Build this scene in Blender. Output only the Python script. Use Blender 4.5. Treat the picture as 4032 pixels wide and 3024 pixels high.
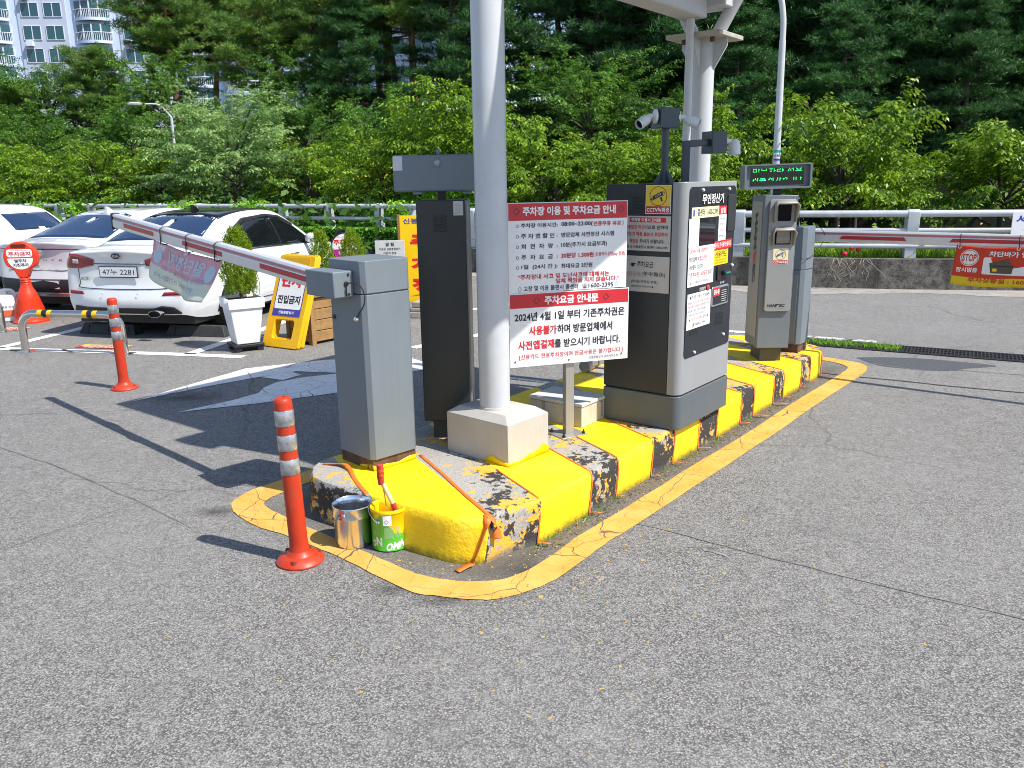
import bpy, bmesh, math, random
import numpy as np
from mathutils import Vector, Matrix
from mathutils.bvhtree import BVHTree
R_ = math.radians
random.seed(7)
for o in list(bpy.data.objects): bpy.data.objects.remove(o)
scene = bpy.context.scene
COL = scene.collection

# ------------------------------------------------------------------ camera
HC = 1.65
PITCH, ROLL = R_(14.06), R_(-0.81)
fwv = Vector((0, math.cos(PITCH), -math.sin(PITCH))); upv = Vector((0, math.sin(PITCH), math.cos(PITCH))); rtv = Vector((1, 0, 0))
cr = math.cos(ROLL) * rtv + math.sin(ROLL) * upv
cu = -math.sin(ROLL) * rtv + math.cos(ROLL) * upv
camd = bpy.data.cameras.new('camera'); cam = bpy.data.objects.new('camera', camd); COL.objects.link(cam)
camd.sensor_fit = 'HORIZONTAL'; camd.sensor_width = 36; camd.lens = 36 * 3215 / 4032; camd.clip_end = 600; camd.clip_start = .05
M = Matrix((cr, cu, -fwv)).transposed().to_4x4(); M.translation = Vector((0, 0, HC)); cam.matrix_world = M
scene.camera = cam

# ------------------------------------------------------------------ light
SUN_YAW, SUN_EL = R_(117), R_(53)
sdir = Vector((math.sin(SUN_YAW) * math.cos(SUN_EL), math.cos(SUN_YAW) * math.cos(SUN_EL), math.sin(SUN_EL)))
world = bpy.data.worlds.new('World'); scene.world = world; world.use_nodes = True
wn = world.node_tree.nodes; wl = world.node_tree.links
sky = wn.new('ShaderNodeTexSky'); sky.sky_type = 'NISHITA'; sky.sun_disc = False
sky.sun_elevation = SUN_EL; sky.sun_rotation = SUN_YAW; sky.air_density = 1.0; sky.dust_density = 0.6; sky.ozone_density = 1.2
wl.new(sky.outputs[0], wn['Background'].inputs[0]); wn['Background'].inputs[1].default_value = 0.145
sl = bpy.data.lights.new('sun', 'SUN'); sl.energy = 5.0; sl.angle = R_(.53); sl.color = (1, .95, .87)
so = bpy.data.objects.new('sun', sl); COL.objects.link(so); so.rotation_euler = sdir.to_track_quat('Z', 'Y').to_euler()
vs = scene.view_settings; scene.display_settings.display_device = 'sRGB'
vs.view_transform = 'Standard'; vs.look = 'None'; vs.exposure = 0.52; vs.gamma = 1; vs.use_curve_mapping = False
scene.cycles.max_bounces = 6; scene.cycles.transparent_max_bounces = 8; scene.cycles.use_denoising = True
scene.cycles.filter_width = 1.0
scene.cycles.caustics_reflective = False; scene.cycles.caustics_refractive = False

# ------------------------------------------------------------------ helpers
def lin(c):
    return tuple((v / 12.92 if v <= .04045 else ((v + .055) / 1.055) ** 2.4) for v in c)
def hx(h):
    return lin(tuple(int(h[i:i + 2], 16) / 255 for i in (0, 2, 4)))
class NT:
    def __init__(s, name):
        s.m = bpy.data.materials.new(name); s.m.use_nodes = True; s.t = s.m.node_tree; s.b = s.t.nodes['Principled BSDF']
        s.out = s.t.nodes['Material Output']
    def put(s, sock, v):
        if hasattr(v, 'is_output'): s.t.links.new(v, sock)
        elif isinstance(v, (tuple, list, Vector)) and sock.type == 'RGBA' and len(v) == 3: sock.default_value = (*v, 1)
        else: sock.default_value = v
    def n(s, typ, _in=None, **props):
        nd = s.t.nodes.new('ShaderNode' + typ)
        for k, v in props.items(): setattr(nd, k, v)
        for k, v in (_in or {}).items(): s.put(nd.inputs[k], v)
        return nd
    def math(s, op, a, b=0.0, c=0.0, clamp=False):
        return s.n('Math', {0: a, 1: b, 2: c}, operation=op, use_clamp=clamp).outputs[0]
    def vm(s, op, a, b=(0, 0, 0)):
        nd = s.n('VectorMath', {0: a, 1: b}, operation=op)
        return nd.outputs['Value'] if op in ('DOT_PRODUCT', 'LENGTH', 'DISTANCE') else nd.outputs[0]
    def co(s): return s.n('TexCoord').outputs['Object']
    def noise(s, scale, detail=4, rough=.55, vec=None, dist=0.0, col=False):
        nd = s.n('TexNoise', {'Scale': scale, 'Detail': detail, 'Roughness': rough, 'Distortion': dist})
        s.put(nd.inputs['Vector'], vec if vec is not None else s.co())
        return nd.outputs['Color' if col else 'Fac']
    def vor(s, scale, feature='F1', vec=None, out='Distance', rnd=1.0):
        nd = s.n('TexVoronoi', {'Scale': scale, 'Randomness': rnd}, feature=feature)
        s.put(nd.inputs['Vector'], vec if vec is not None else s.co())
        return nd.outputs[out]
    def ramp(s, f, stops, interp='LINEAR'):
        nd = s.n('ValToRGB', {'Fac': f}); r = nd.color_ramp; r.interpolation = interp
        while len(r.elements) < len(stops): r.elements.new(1)
        for e_, (p, c) in zip(r.elements, stops):
            e_.position = p; e_.color = (*c, 1) if isinstance(c, (tuple, list)) else (c, c, c, 1)
        return nd.outputs[0]
    def step(s, f, lo, hi):
        return s.n('MapRange', {'Value': f, 'From Min': lo, 'From Max': hi, 'To Min': 0., 'To Max': 1.}, clamp=True).outputs[0]
    def mix(s, f, a, b, mode='MIX'):
        nd = s.n('Mix', data_type='RGBA', blend_type=mode)
        s.put(nd.inputs[0], f); s.put(nd.inputs[6], a); s.put(nd.inputs[7], b)
        return nd.outputs[2]
    def sep(s, v): return s.n('SeparateXYZ', {0: v}).outputs
    def bump(s, h, strength=.3, dist=.01):
        nd = s.n('Bump', {'Strength': strength, 'Distance': dist, 'Height': h}); s.put(s.b.inputs['Normal'], nd.outputs[0])
    def set(s, **kw):
        names = dict(col='Base Color', rough='Roughness', metal='Metallic', spec='Specular IOR Level', coat='Coat Weight', alpha='Alpha', trans='Transmission Weight', ior='IOR')
        for k, v in kw.items(): s.put(s.b.inputs[names[k]], v)
        return s
MAT = {}
def plain(name, col, rough=.5, metal=0., var=.06, scale=9., dirt=0., bumpy=0., spec=.35, coat=0., streak=0.):
    """painted or moulded surface with slight uneven tone, dust and roughness"""
    if name in MAT: return MAT[name]
    t = NT(name); nz = t.noise(scale, 5, .6); c = t.mix(t.step(nz, .3, .7), tuple(v * (1 - var) for v in col), tuple(min(1, v * (1 + var)) for v in col))
    if dirt:
        n2 = t.noise(scale * .6, 6, .7); c = t.mix(t.math('MULTIPLY', t.step(n2, .5, .75), dirt), c, (.16, .13, .10))
        sp = t.noise(scale * 14, 3, .6); c = t.mix(t.math('MULTIPLY', t.step(sp, .66, .72), dirt * .8), c, (.10, .08, .06))
    if streak:
        co = t.co(); sv_ = t.noise(1, 5, .65, t.vm('MULTIPLY', co, (46, 46, 1.6))); c = t.mix(t.math('MULTIPLY', t.step(sv_, .42, .72), streak), c, tuple(v * .62 for v in col))
        sl_ = t.noise(1, 4, .6, t.vm('MULTIPLY', co, (80, 80, 2.5))); c = t.mix(t.math('MULTIPLY', t.step(sl_, .60, .72), streak * .8), c, tuple(min(1, v * 1.35 + .03) for v in col))
    rr = t.math('MULTIPLY_ADD', t.noise(scale * 3, 4, .6), .2, max(0.02, rough - .1))
    t.set(col=c, rough=rr, metal=metal, spec=spec, coat=coat)
    if bumpy: t.bump(t.noise(scale * 20, 3, .6), bumpy, .002)
    MAT[name] = t.m; return t.m
def flat(name, col, rough=.5, metal=0., emit=0.):
    if name in MAT: return MAT[name]
    t = NT(name); t.set(col=t.mix(t.noise(30, 2), tuple(v * .94 for v in col), col), rough=rough, metal=metal)
    if emit: t.put(t.b.inputs['Emission Color'], col); t.b.inputs['Emission Strength'].default_value = emit
    MAT[name] = t.m; return t.m

class MB:
    def __init__(s): s.v = []; s.f = []; s.k = []; s.cur = 0; s.z = 0.
    def add(s, vs, fs):
        b = len(s.v); s.v += [tuple(v) for v in vs]; s.f += [tuple(b + i for i in f) for f in fs]; s.k += [s.cur] * len(fs); return s
    def box(s, x0, x1, y0, y1, z0, z1, M=None):
        vs = [Vector((x, y, z)) for x in (x0, x1) for y in (y0, y1) for z in (z0, z1)]
        if M: vs = [M @ v for v in vs]
        return s.add(vs, [(0, 1, 3, 2), (4, 6, 7, 5), (0, 4, 5, 1), (2, 3, 7, 6), (0, 2, 6, 4), (1, 5, 7, 3)])
    def prism(s, poly, z0, z1, top=None):
        n = len(poly); top = top or poly
        vs = [(x, y, z0) for x, y in poly] + [(x, y, z1) for x, y in top]
        return s.add(vs, [tuple(range(n))[::-1], tuple(range(n, 2 * n))] + [(i, (i + 1) % n, n + (i + 1) % n, n + i) for i in range(n)])
    def tube(s, pts, r, n=12, caps=True):
        pts = [Vector(p) for p in pts]; m = len(pts); rs = r if isinstance(r, (list, tuple)) else [r] * m
        vs = []; up = None
        for i, p in enumerate(pts):
            t = (pts[min(i + 1, m - 1)] - pts[max(i - 1, 0)]).normalized()
            if up is None: up = Vector((0, 0, 1)) if abs(t.z) < .9 else Vector((1, 0, 0))
            a = t.cross(up).normalized(); bq = a.cross(t).normalized(); up = bq
            vs += [p + (a * math.cos(2 * math.pi * k / n) + bq * math.sin(2 * math.pi * k / n)) * rs[i] for k in range(n)]
        fs = [(i * n + k, i * n + (k + 1) % n, (i + 1) * n + (k + 1) % n, (i + 1) * n + k) for i in range(m - 1) for k in range(n)]
        if caps: fs += [tuple(range(n))[::-1], tuple(range((m - 1) * n, m * n))]
        return s.add(vs, fs)
    def lathe(s, prof, n=32, M=None, cap0=True, cap1=True, sx=1., sy=1.):
        vs = []
        for r, z in prof:
            vs += [Vector((r * sx * math.cos(2 * math.pi * k / n), r * sy * math.sin(2 * math.pi * k / n), z)) for k in range(n)]
        if M: vs = [M @ v for v in vs]
        m = len(prof)
        fs = [(i * n + k, i * n + (k + 1) % n, (i + 1) * n + (k + 1) % n, (i + 1) * n + k) for i in range(m - 1) for k in range(n)]
        if cap0: fs.append(tuple(range(n))[::-1])
        if cap1: fs.append(tuple(range((m - 1) * n, m * n)))
        return s.add(vs, fs)
    def grid(s, P):
        m, n = len(P), len(P[0]); vs = [p for row in P for p in row]
        return s.add(vs, [(i * n + j, i * n + j + 1, (i + 1) * n + j + 1, (i + 1) * n + j) for i in range(m - 1) for j in range(n - 1)])
    def ribbon(s, pts, w, z=None):
        """flat strip of width w along a polyline on the ground"""
        P = [Vector((p[0], p[1], 0)) for p in pts]; L = []; Rr = []
        for i, p in enumerate(P):
            t = (P[min(i + 1, len(P) - 1)] - P[max(i - 1, 0)]).normalized(); nn = Vector((-t.y, t.x, 0)) * w / 2
            L.append((p.x + nn.x, p.y + nn.y, z)); Rr.append((p.x - nn.x, p.y - nn.y, z))
        return s.grid([L, Rr])
def obj(name, mb, mats, parent=None, loc=(0, 0, 0), rot=(0, 0, 0), bevel=0., smooth=35, seg=2, solid=0.):
    me = bpy.data.meshes.new(name); me.from_pydata([tuple(v) for v in mb.v], [], mb.f)
    if not isinstance(mats, (list, tuple)): mats = [mats]
    for m in mats: me.materials.append(m)
    if len(mats) > 1: me.polygons.foreach_set('material_index', mb.k)
    if smooth:
        me.polygons.foreach_set('use_smooth', [True] * len(me.polygons)); me.update(); me.set_sharp_from_angle(angle=R_(smooth))
    me.update(); o = bpy.data.objects.new(name, me); COL.objects.link(o); o.parent = parent; o.location = loc; o.rotation_euler = rot
    if solid:
        sm = o.modifiers.new('thick', 'SOLIDIFY'); sm.thickness = solid; sm.offset = -1
    if bevel:
        b = o.modifiers.new('bevel', 'BEVEL'); b.width = bevel; b.segments = seg; b.limit_method = 'ANGLE'; b.angle_limit = R_(40)
    return o
def tag(o, label, cat, group=None, kind=None):
    if label: o['label'] = label
    if cat: o['category'] = cat
    if group: o['group'] = group
    if kind: o['kind'] = kind
    return o
def thing(name, label, cat, loc=(0, 0, 0), rz=0., group=None):
    o = bpy.data.objects.new(name, None); COL.objects.link(o); o.location = loc; o.rotation_euler = (0, 0, rz)
    o.empty_display_size = .2
    return tag(o, label, cat, group)
def struct(o): o['kind'] = 'structure'; return o
def smoothpath(pts, k=6):
    P = [Vector(p) for p in pts]; out = []
    for i in range(len(P) - 1):
        a, b, c, d = P[max(i - 1, 0)], P[i], P[i + 1], P[min(i + 2, len(P) - 1)]
        for j in range(k):
            t = j / k; out.append(.5 * ((2 * b) + (c - a) * t + (2 * a - 5 * b + 4 * c - d) * t * t + (3 * b - a - 3 * c + d) * t ** 3))
    return out + [P[-1]]
# traffic island frame: u along the kerb (away from the camera), v to the left
O = Vector((.118, 3.554)); U = Vector((.6146, .7888)); N = Vector((-.7888, .6146)); TH = math.atan2(U.y, U.x)
def I(u, v, z=0.): p = O + U * u + N * v; return Vector((p.x, p.y, z))

# lettering: every text becomes flat mesh fitted into a box on its panel (x right, y up)
_tc = {}
def glyphs(txt, bold=0., res=2):
    k = (txt, bold)
    if k not in _tc:
        c = bpy.data.curves.new('lettering', 'FONT'); c.body = txt; c.size = 1; c.resolution_u = res; c.offset = bold
        o = bpy.data.objects.new('lettering', c); me = bpy.data.meshes.new_from_object(o)
        V = np.zeros(len(me.vertices) * 3); me.vertices.foreach_get('co', V); V = V.reshape(-1, 3)[:, :2]
        F = [tuple(p.vertices) for p in me.polygons]
        bpy.data.objects.remove(o); bpy.data.meshes.remove(me); bpy.data.curves.remove(c)
        lo, hi = V.min(0), V.max(0); _tc[k] = ((V - lo) / np.maximum(hi - lo, 1e-6), F, (hi - lo))
    return _tc[k]
def put_text(mb, txt, x0, y0, x1, y1, mat=0, bold=.018, shear=0., vertical=False):
    V, F, sz = glyphs(txt, bold); mb.cur = mat
    if vertical: vs = [(x0 + (x1 - x0) * b, y1 + (y0 - y1) * a, mb.z) for a, b in V]
    else: vs = [(x0 + (x1 - x0) * a + shear * b * (y1 - y0), y0 + (y1 - y0) * b, mb.z) for a, b in V]
    mb.add(vs, F)
def diamond(mb, cx, cy, rx, ry, w, mat=0):
    mb.cur = mat; o_ = [(cx, cy + ry), (cx + rx, cy), (cx, cy - ry), (cx - rx, cy)]; k = 1 - w
    i_ = [(cx, cy + ry * k), (cx + rx * k, cy), (cx, cy - ry * k), (cx - rx * k, cy)]
    mb.add([(x, y, mb.z) for x, y in o_ + i_], [(i, (i + 1) % 4, 4 + (i + 1) % 4, 4 + i) for i in range(4)])
def ring(mb, cx, cy, r, w, mat=0, n=24, sy=1.):
    mb.cur = mat; vs = [(cx + math.cos(2 * math.pi * k / n) * q, cy + math.sin(2 * math.pi * k / n) * q * sy, mb.z) for q in (r, r - w) for k in range(n)]
    mb.add(vs, [(k, (k + 1) % n, n + (k + 1) % n, n + k) for k in range(n)])
def disc(mb, cx, cy, r, mat=0, n=24, sy=1.):
    mb.cur = mat; mb.add([(cx + math.cos(2 * math.pi * k / n) * r, cy + math.sin(2 * math.pi * k / n) * r * sy, mb.z) for k in range(n)], [tuple(range(n))])
def rect(mb, x0, y0, x1, y1, mat=0):
    mb.cur = mat; n = getattr(mb, 'seg', 1)
    mb.grid([[(x0 + (x1 - x0) * i / n, y, mb.z) for i in range(n + 1)] for y in (y0, y1)])
def rrect(x0, y0, x1, y1, r, n=5):
    out = []
    for cx, cy, a0 in ((x1 - r, y0 + r, -90), (x1 - r, y1 - r, 0), (x0 + r, y1 - r, 90), (x0 + r, y0 + r, 180)):
        out += [(cx + r * math.cos(R_(a0 + 90 * k / n)), cy + r * math.sin(R_(a0 + 90 * k / n))) for k in range(n + 1)]
    return out
def letters(parent, mb, mats, loc, rot, name='lettering'):
    return obj(name, mb, mats, parent, loc, rot, smooth=0)
INK = lambda: flat('ink black', (.02, .02, .03), .6)
RED = lambda: flat('print red', hx('c8242c'), .45)
WHT = lambda: flat('print white', (.8, .8, .8), .4)
BLU = lambda: flat('print blue', hx('3a3aa0'), .45)
YEL = lambda: flat('print yellow', hx('f2c818'), .45)
# ------------------------------------------------------------------ setting: ground and markings
def m_asphalt():
    t = NT('asphalt'); co = t.co()
    chips = t.vor(150, vec=co, out='Color'); cs = t.sep(chips)
    vd = t.vor(150, vec=co)
    base = t.ramp(cs[0], [(0, (.095, .092, .088)), (.45, (.20, .194, .186)), (.72, (.285, .274, .26)), (.9, (.40, .378, .35)), (1, (.53, .49, .44))])
    fine = t.noise(260, 3, .7, co)
    base = t.mix(.45, base, t.ramp(fine, [(.32, (.105, .102, .098)), (.5, (.25, .243, .232)), (.68, (.41, .395, .372))]))
    base = t.mix(t.step(vd, .45, .62), base, (.085, .082, .078))
    big = t.noise(.7, 6, .6, co); base = t.mix(t.math('MULTIPLY', t.step(big, .42, .70), .32), base, (.25, .245, .24))
    st = t.noise(1.6, 5, .62, t.vm('ADD', co, (7, 3, 0))); base = t.mix(t.math('MULTIPLY', t.step(st, .56, .74), .5), base, (.12, .118, .115))
    md = t.noise(38, 5, .75, co); base = t.mix(t.math('MULTIPLY', t.step(md, .50, .66), .38), base, (.36, .35, .335)); base = t.mix(t.math('MULTIPLY', t.math('SUBTRACT', 1, t.step(md, .34, .48)), .40), base, (.115, .11, .105))
    lg = t.noise(9, 5, .7, co); base = t.mix(t.math('MULTIPLY', t.step(lg, .48, .66), .22), base, (.33, .325, .315))
    # fine straight joints and cracks
    wob = t.vm('ADD', co, t.vm('MULTIPLY', t.noise(1.3, 3, .6, co, col=True), (.35, .35, 0)))
    ck = t.vor(.34, 'DISTANCE_TO_EDGE', wob); cf = t.vor(.9, 'DISTANCE_TO_EDGE', wob)
    gate = t.step(t.noise(.5, 3, .5, t.vm('ADD', co, (3, 9, 0))), .42, .55)
    crack = t.math('MULTIPLY', t.math('SUBTRACT', 1, t.step(ck, .0012, .004)), gate)
    base = t.mix(t.math('MULTIPLY', crack, .35), base, (.02, .02, .02))
    pu = t.vm('SUBTRACT', co, (O.x, O.y, 0)); kv = t.vm('DOT_PRODUCT', pu, (N.x, N.y, 0)); ku = t.vm('DOT_PRODUCT', pu, (U.x, U.y, 0))
    soil_ = t.math('MULTIPLY', t.step(t.math('ADD', kv, t.math('MULTIPLY', t.noise(6, 6, .7, co), .22)), -.22, .06), t.math('MULTIPLY', t.step(ku, -.75, -.4), t.math('MULTIPLY', t.math('SUBTRACT', 1, t.step(kv, 1.3, 1.5)), t.math('SUBTRACT', 1, t.step(ku, 4.35, 4.7)))))
    base = t.mix(t.math('MULTIPLY', soil_, .72), base, t.mix(fine, (.045, .038, .028), (.17, .15, .12)))
    # dried drips of yellow paint close to the island
    sp = t.sep(co); near = t.math('SUBTRACT', 1, t.step(t.vm('LENGTH', t.vm('SUBTRACT', co, (.05, 3.45, 0))), .35, 1.9))
    dn = t.noise(34, 2, .5, t.vm('ADD', co, (2, 5, 0)))
    base = t.mix(t.math('MULTIPLY', t.step(t.math('ADD', dn, t.math('MULTIPLY', near, .085)), .755, .775), .85), base, (.58, .35, .04))
    # black oily smears
    for cx, cy, r in ((-.28, 3.02, .20), (.06, 3.24, .30), (-.52, 3.10, .14), (-1.55, 3.95, .18), (-2.6, 6.3, .5)):
        d = t.vm('LENGTH', t.vm('MULTIPLY', t.vm('SUBTRACT', co, (cx, cy, 0)), (1, 1.6, 0)))
        f = t.math('SUBTRACT', 1, t.step(t.math('ADD', d, t.math('MULTIPLY', t.noise(9, 5, .65, co), r * .9)), r * .55, r * 1.25))
        base = t.mix(t.math('MULTIPLY', f, .62), base, (.022, .02, .018))
    t.set(col=base, rough=.86, spec=.3)
    t.bump(t.math('ADD', t.math('MULTIPLY', cs[1], .5), t.math('MULTIPLY', fine, .9)), .55, .006)
    return t.m
def m_linepaint(name, c1, c2, wear, crack=True):
    t = NT(name); co = t.co()
    c = t.mix(t.step(t.noise(5, 5, .6, co), .35, .65), c1, c2)
    wob = t.vm('ADD', co, t.vm('MULTIPLY', t.noise(5, 3, .6, co, col=True), (.12, .12, 0)))
    if crack:
        k = t.vor(6.0, 'DISTANCE_TO_EDGE', wob); c = t.mix(t.math('SUBTRACT', 1, t.step(k, .002, .007)), c, (.16, .11, .06))
        k2 = t.vor(1.9, 'DISTANCE_TO_EDGE', wob); c = t.mix(t.math('SUBTRACT', 1, t.step(k2, .002, .0055)), c, (.10, .08, .06))
    w = t.noise(7, 8, .72, co); c = t.mix(t.step(w, wear, wear + .03), c, (.07, .068, .065))
    sp = t.noise(90, 3, .6, co); c = t.mix(t.math('MULTIPLY', t.step(sp, .62, .68), .6), c, (.12, .11, .09))
    t.set(col=c, rough=.75, spec=.3); t.bump(t.noise(140, 3, .6, co), .4, .003)
    return t.m
asph = m_asphalt()
g = MB(); g.add([(-150, -60, 0), (150, -60, 0), (150, 10.6, 0), (14, 10.9, 0), (9.2, 11.4, 0), (6.4, 11.85, 0), (4.92, 12.22, 0), (3.2, 12.8, 0), (1.5, 13.75, 0), (-1.05, 15.3, 0), (-2.65, 19.1, 0), (-5.07, 20.3, 0), (-15.5, 25.5, 0), (-42, 39, 0), (-150, 90, 0)], [tuple(range(14))])
struct(obj('ground', g, asph, smooth=0))

yl = m_linepaint('faded yellow line', (.60, .30, .050), (.68, .385, .10), .64)
wl_ = m_linepaint('white road paint', (.60, .59, .56), (.72, .71, .68), .70)
outer = [(-1.124, 3.661), (-.976, 3.545), (-.75, 3.36), (-.451, 3.081), (-.332, 3.034), (-.161, 2.992), (-.045, 3.007), (.113, 3.099), (.249, 3.255), (.415, 3.486), (.618, 3.733),
         (1.19, 4.455), (1.762, 5.179), (2.196, 5.748), (2.547, 6.195), (2.959, 6.713), (3.118, 6.976), (3.143, 7.135), (3.069, 7.273), (2.87, 7.50), (2.70, 7.62)]
inner = [(-1.163, 3.87), (-1.018, 3.735), (-.80, 3.55), (-.482, 3.27), (-.37, 3.20), (-.242, 3.155), (-.119, 3.151), (-.022, 3.18), (.105, 3.298), (.306, 3.584), (.498, 3.825),
         (1.06, 4.54), (1.64, 5.27), (2.07, 5.84), (2.42, 6.285), (2.80, 6.765), (2.948, 6.975), (2.961, 7.114), (2.90, 7.25), (2.76, 7.39), (2.60, 7.50)]
lo_ = [(-1.124, 3.661), (-1.278, 3.757), (-1.418, 3.901), (-1.487, 4.017), (-1.496, 4.113), (-1.439, 4.262), (-1.325, 4.40), (-1.1, 4.69)]
li_ = [(-1.163, 3.87), (-1.23, 3.93), (-1.284, 3.987), (-1.324, 4.047), (-1.318, 4.106), (-1.27, 4.2), (-1.19, 4.31), (-.98, 4.59)]
def closed(a, b):
    A = smoothpath([(*p, .004) for p in a], 5); B = smoothpath([(*p, .004) for p in b], 5)
    rng = random.Random(3); j = lambda p: (p[0] + rng.uniform(-.003, .003), p[1] + rng.uniform(-.003, .003), .004)
    return MB().grid([[j(p) for p in A], [j(p) for p in B]])
yb = closed(outer, inner); y2 = closed(lo_, li_); yb.add(y2.v, y2.f)
far = [(2.70, 7.62), (2.0, 7.3), (1.2, 6.9)]
struct(obj('yellow_line', yb, yl, smooth=0))
wm = MB()
for pts, w in ((((-8.2, 8.93), (-5.35, 8.42), (-3.22, 7.97), (-2.62, 7.82)), .13), (((-5.40, 8.46), (-5.16, 9.4), (-4.6, 12.5), (-4.3, 14)), .13), (((-3.22, 7.99), (-3.0, 8.9), (-2.6, 10.6), (-2.1, 12.6)), .13),
               (((-7.7, 8.9), (-7.4, 10), (-6.8, 13)), .13), (((-1.01, 8.15), (-.38, 8.79), (.8, 10.2), (1.9, 11.5)), .13), (((-.7, 10.5), (.2, 11.2)), .12), (((2.05, 8.98), (2.6, 8.72)), .12), (((-.05, 6.81), (.36, 6.58)), .05)):
    wm.ribbon(pts, w, .004)
struct(obj('parking_line', wm, wl_, smooth=0))
wm = MB(); wm.ribbon([(2.75, 8.64), (3.3, 8.36), (3.7, 8.12)], .10, .004); struct(obj('road_line', wm, m_linepaint('worn white paint', (.5, .5, .48), (.6, .6, .58), .50), smooth=0))
am = MB()
P1 = [(-2.98, 6.19), (-2.44, 7.3), (-1.77, 7.63), (-1.0, 7.7), (-.6, 7.2), (-1.2, 7.0), (-1.94, 7.16), (-2.21, 6.96), (-2.55, 6.65)]
P2 = [(-2.49, 5.86), (-2.2, 6.17), (-2.05, 6.40), (-2.06, 6.57), (-2.0, 6.76), (-1.82, 6.92), (-1.55, 7.04), (-1.1, 6.9), (-1.1, 6.55), (-1.48, 6.33), (-1.95, 6.08)]
for P in (P1, P2): am.add([(x, y, .004) for x, y in P], [tuple(range(len(P)))[::-1]])
am.add([(-1.97, 6.83, .004), (-1.86, 7.02, .004), (-1.98, 7.14, .004), (-2.2, 6.95, .004)], [(0, 1, 2, 3)])
struct(obj('road_arrow', am, m_linepaint('white arrow paint', (.62, .62, .60), (.72, .72, .70), .72), smooth=0))
# sealed loop-detector cuts, a square crack and the darker repair patch by the drain
t = NT('road crack'); nz = t.noise(3, 6, .7); t.set(col=t.mix(t.step(nz, .36, .58), (.06, .058, .055), (.225, .218, .208)), rough=.85); crk = t.m
tar = plain('sealing tar', (.035, .034, .034), .5, var=.3, scale=30)
sm = MB(); nloop = 10 ** 9; first_ = True
for pts, w in ((((2.62, 6.86), (2.77, 6.74), (3.14, 6.53), (3.53, 6.29), (3.94, 6.07), (6.5, 4.75)), .022), (((3.24, 7.16), (3.42, 6.97), (3.56, 6.86), (3.88, 6.83), (4.29, 6.63), (6.5, 5.5)), .012),
               (((3.56, 6.85), (3.42, 6.66), (3.27, 6.47)), .010), (((.35, 3.86), (.7, 3.66), (.96, 3.46), (1.2, 3.29), (1.65, 2.97), (2.4, 2.5)), .006), (((.80, 3.455), (.97, 3.455), (1.12, 3.64), (1.30, 3.90)), .005),
               (((-3.9, 5.5), (-3.36, 5.09), (-2.74, 4.67), (-2.05, 4.13), (-1.6, 3.75)), .006), (((-4.6, 5.8), (-3.79, 5.85), (-2.8, 5.95), (-2.3, 6.1)), .006), (((.86, 3.43), (.95, 3.36)), .02)):
    if w < .0121 and first_: nloop = len(sm.v); first_ = False
    q = smoothpath([(*p, 0) for p in pts], 5); rng = random.Random(len(pts)); sm.ribbon([(p.x + rng.uniform(-.006, .006), p.y + rng.uniform(-.006, .006)) for p in q], w, .003)
sm.k = [1 if f_[0] < nloop else 0 for f_ in sm.f]; struct(obj('road_crack', sm, [crk, tar], smooth=0))
t = NT('dark asphalt patch'); t.set(col=t.ramp(t.noise(180, 3, .7), [(.35, (.02, .021, .024)), (.65, (.10, .105, .115))]), rough=.8); t.bump(t.noise(200, 2, .6), .5, .004)
pm = MB(); pp = smoothpath([(3.2, 7.41, 0), (3.5, 7.40, 0), (3.8, 7.31, 0), (4.1, 7.13, 0), (4.26, 6.98, 0), (4.0, 6.92, 0), (3.68, 6.83, 0), (3.33, 7.01, 0), (3.24, 7.16, 0), (3.2, 7.41, 0)], 6)[:-1]
pm.add([(p.x, p.y, .0022) for p in pp], [tuple(range(len(pp)))[::-1]]); struct(obj('road_patch', pm, t.m, smooth=0))
# sandy verge at the foot of the concrete wall
t = NT('dusty concrete verge'); nz = t.noise(3, 7, .7); gr = t.noise(60, 4, .7)
t.set(col=t.mix(t.step(gr, .4, .6), t.mix(t.step(nz, .4, .62), (.30, .275, .24), (.44, .42, .39)), (.20, .18, .16)), rough=.95); t.bump(gr, .5, .01)
vb = MB(); rng = random.Random(5)
A = [Vector((-1.0, 15.2)), Vector((1.5, 13.75)), Vector((3.2, 12.8)), Vector((4.92, 12.22)), Vector((6.4, 11.85)), Vector((9.2, 11.4)), Vector((14, 10.9))]
top_, bot_ = [], []
for i in range(len(A) - 1):
    for k in range(12):
        p = A[i].lerp(A[i + 1], k / 12); top_.append((p.x, p.y + .1, .0032)); w = .60 + rng.uniform(-.07, .07) + .16 * math.sin(p.x * 1.9)
        bot_.append((p.x - .25 * w, p.y - w, .0032))
vb.grid([top_, bot_]); struct(obj('verge', vb, t.m, smooth=0))

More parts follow.
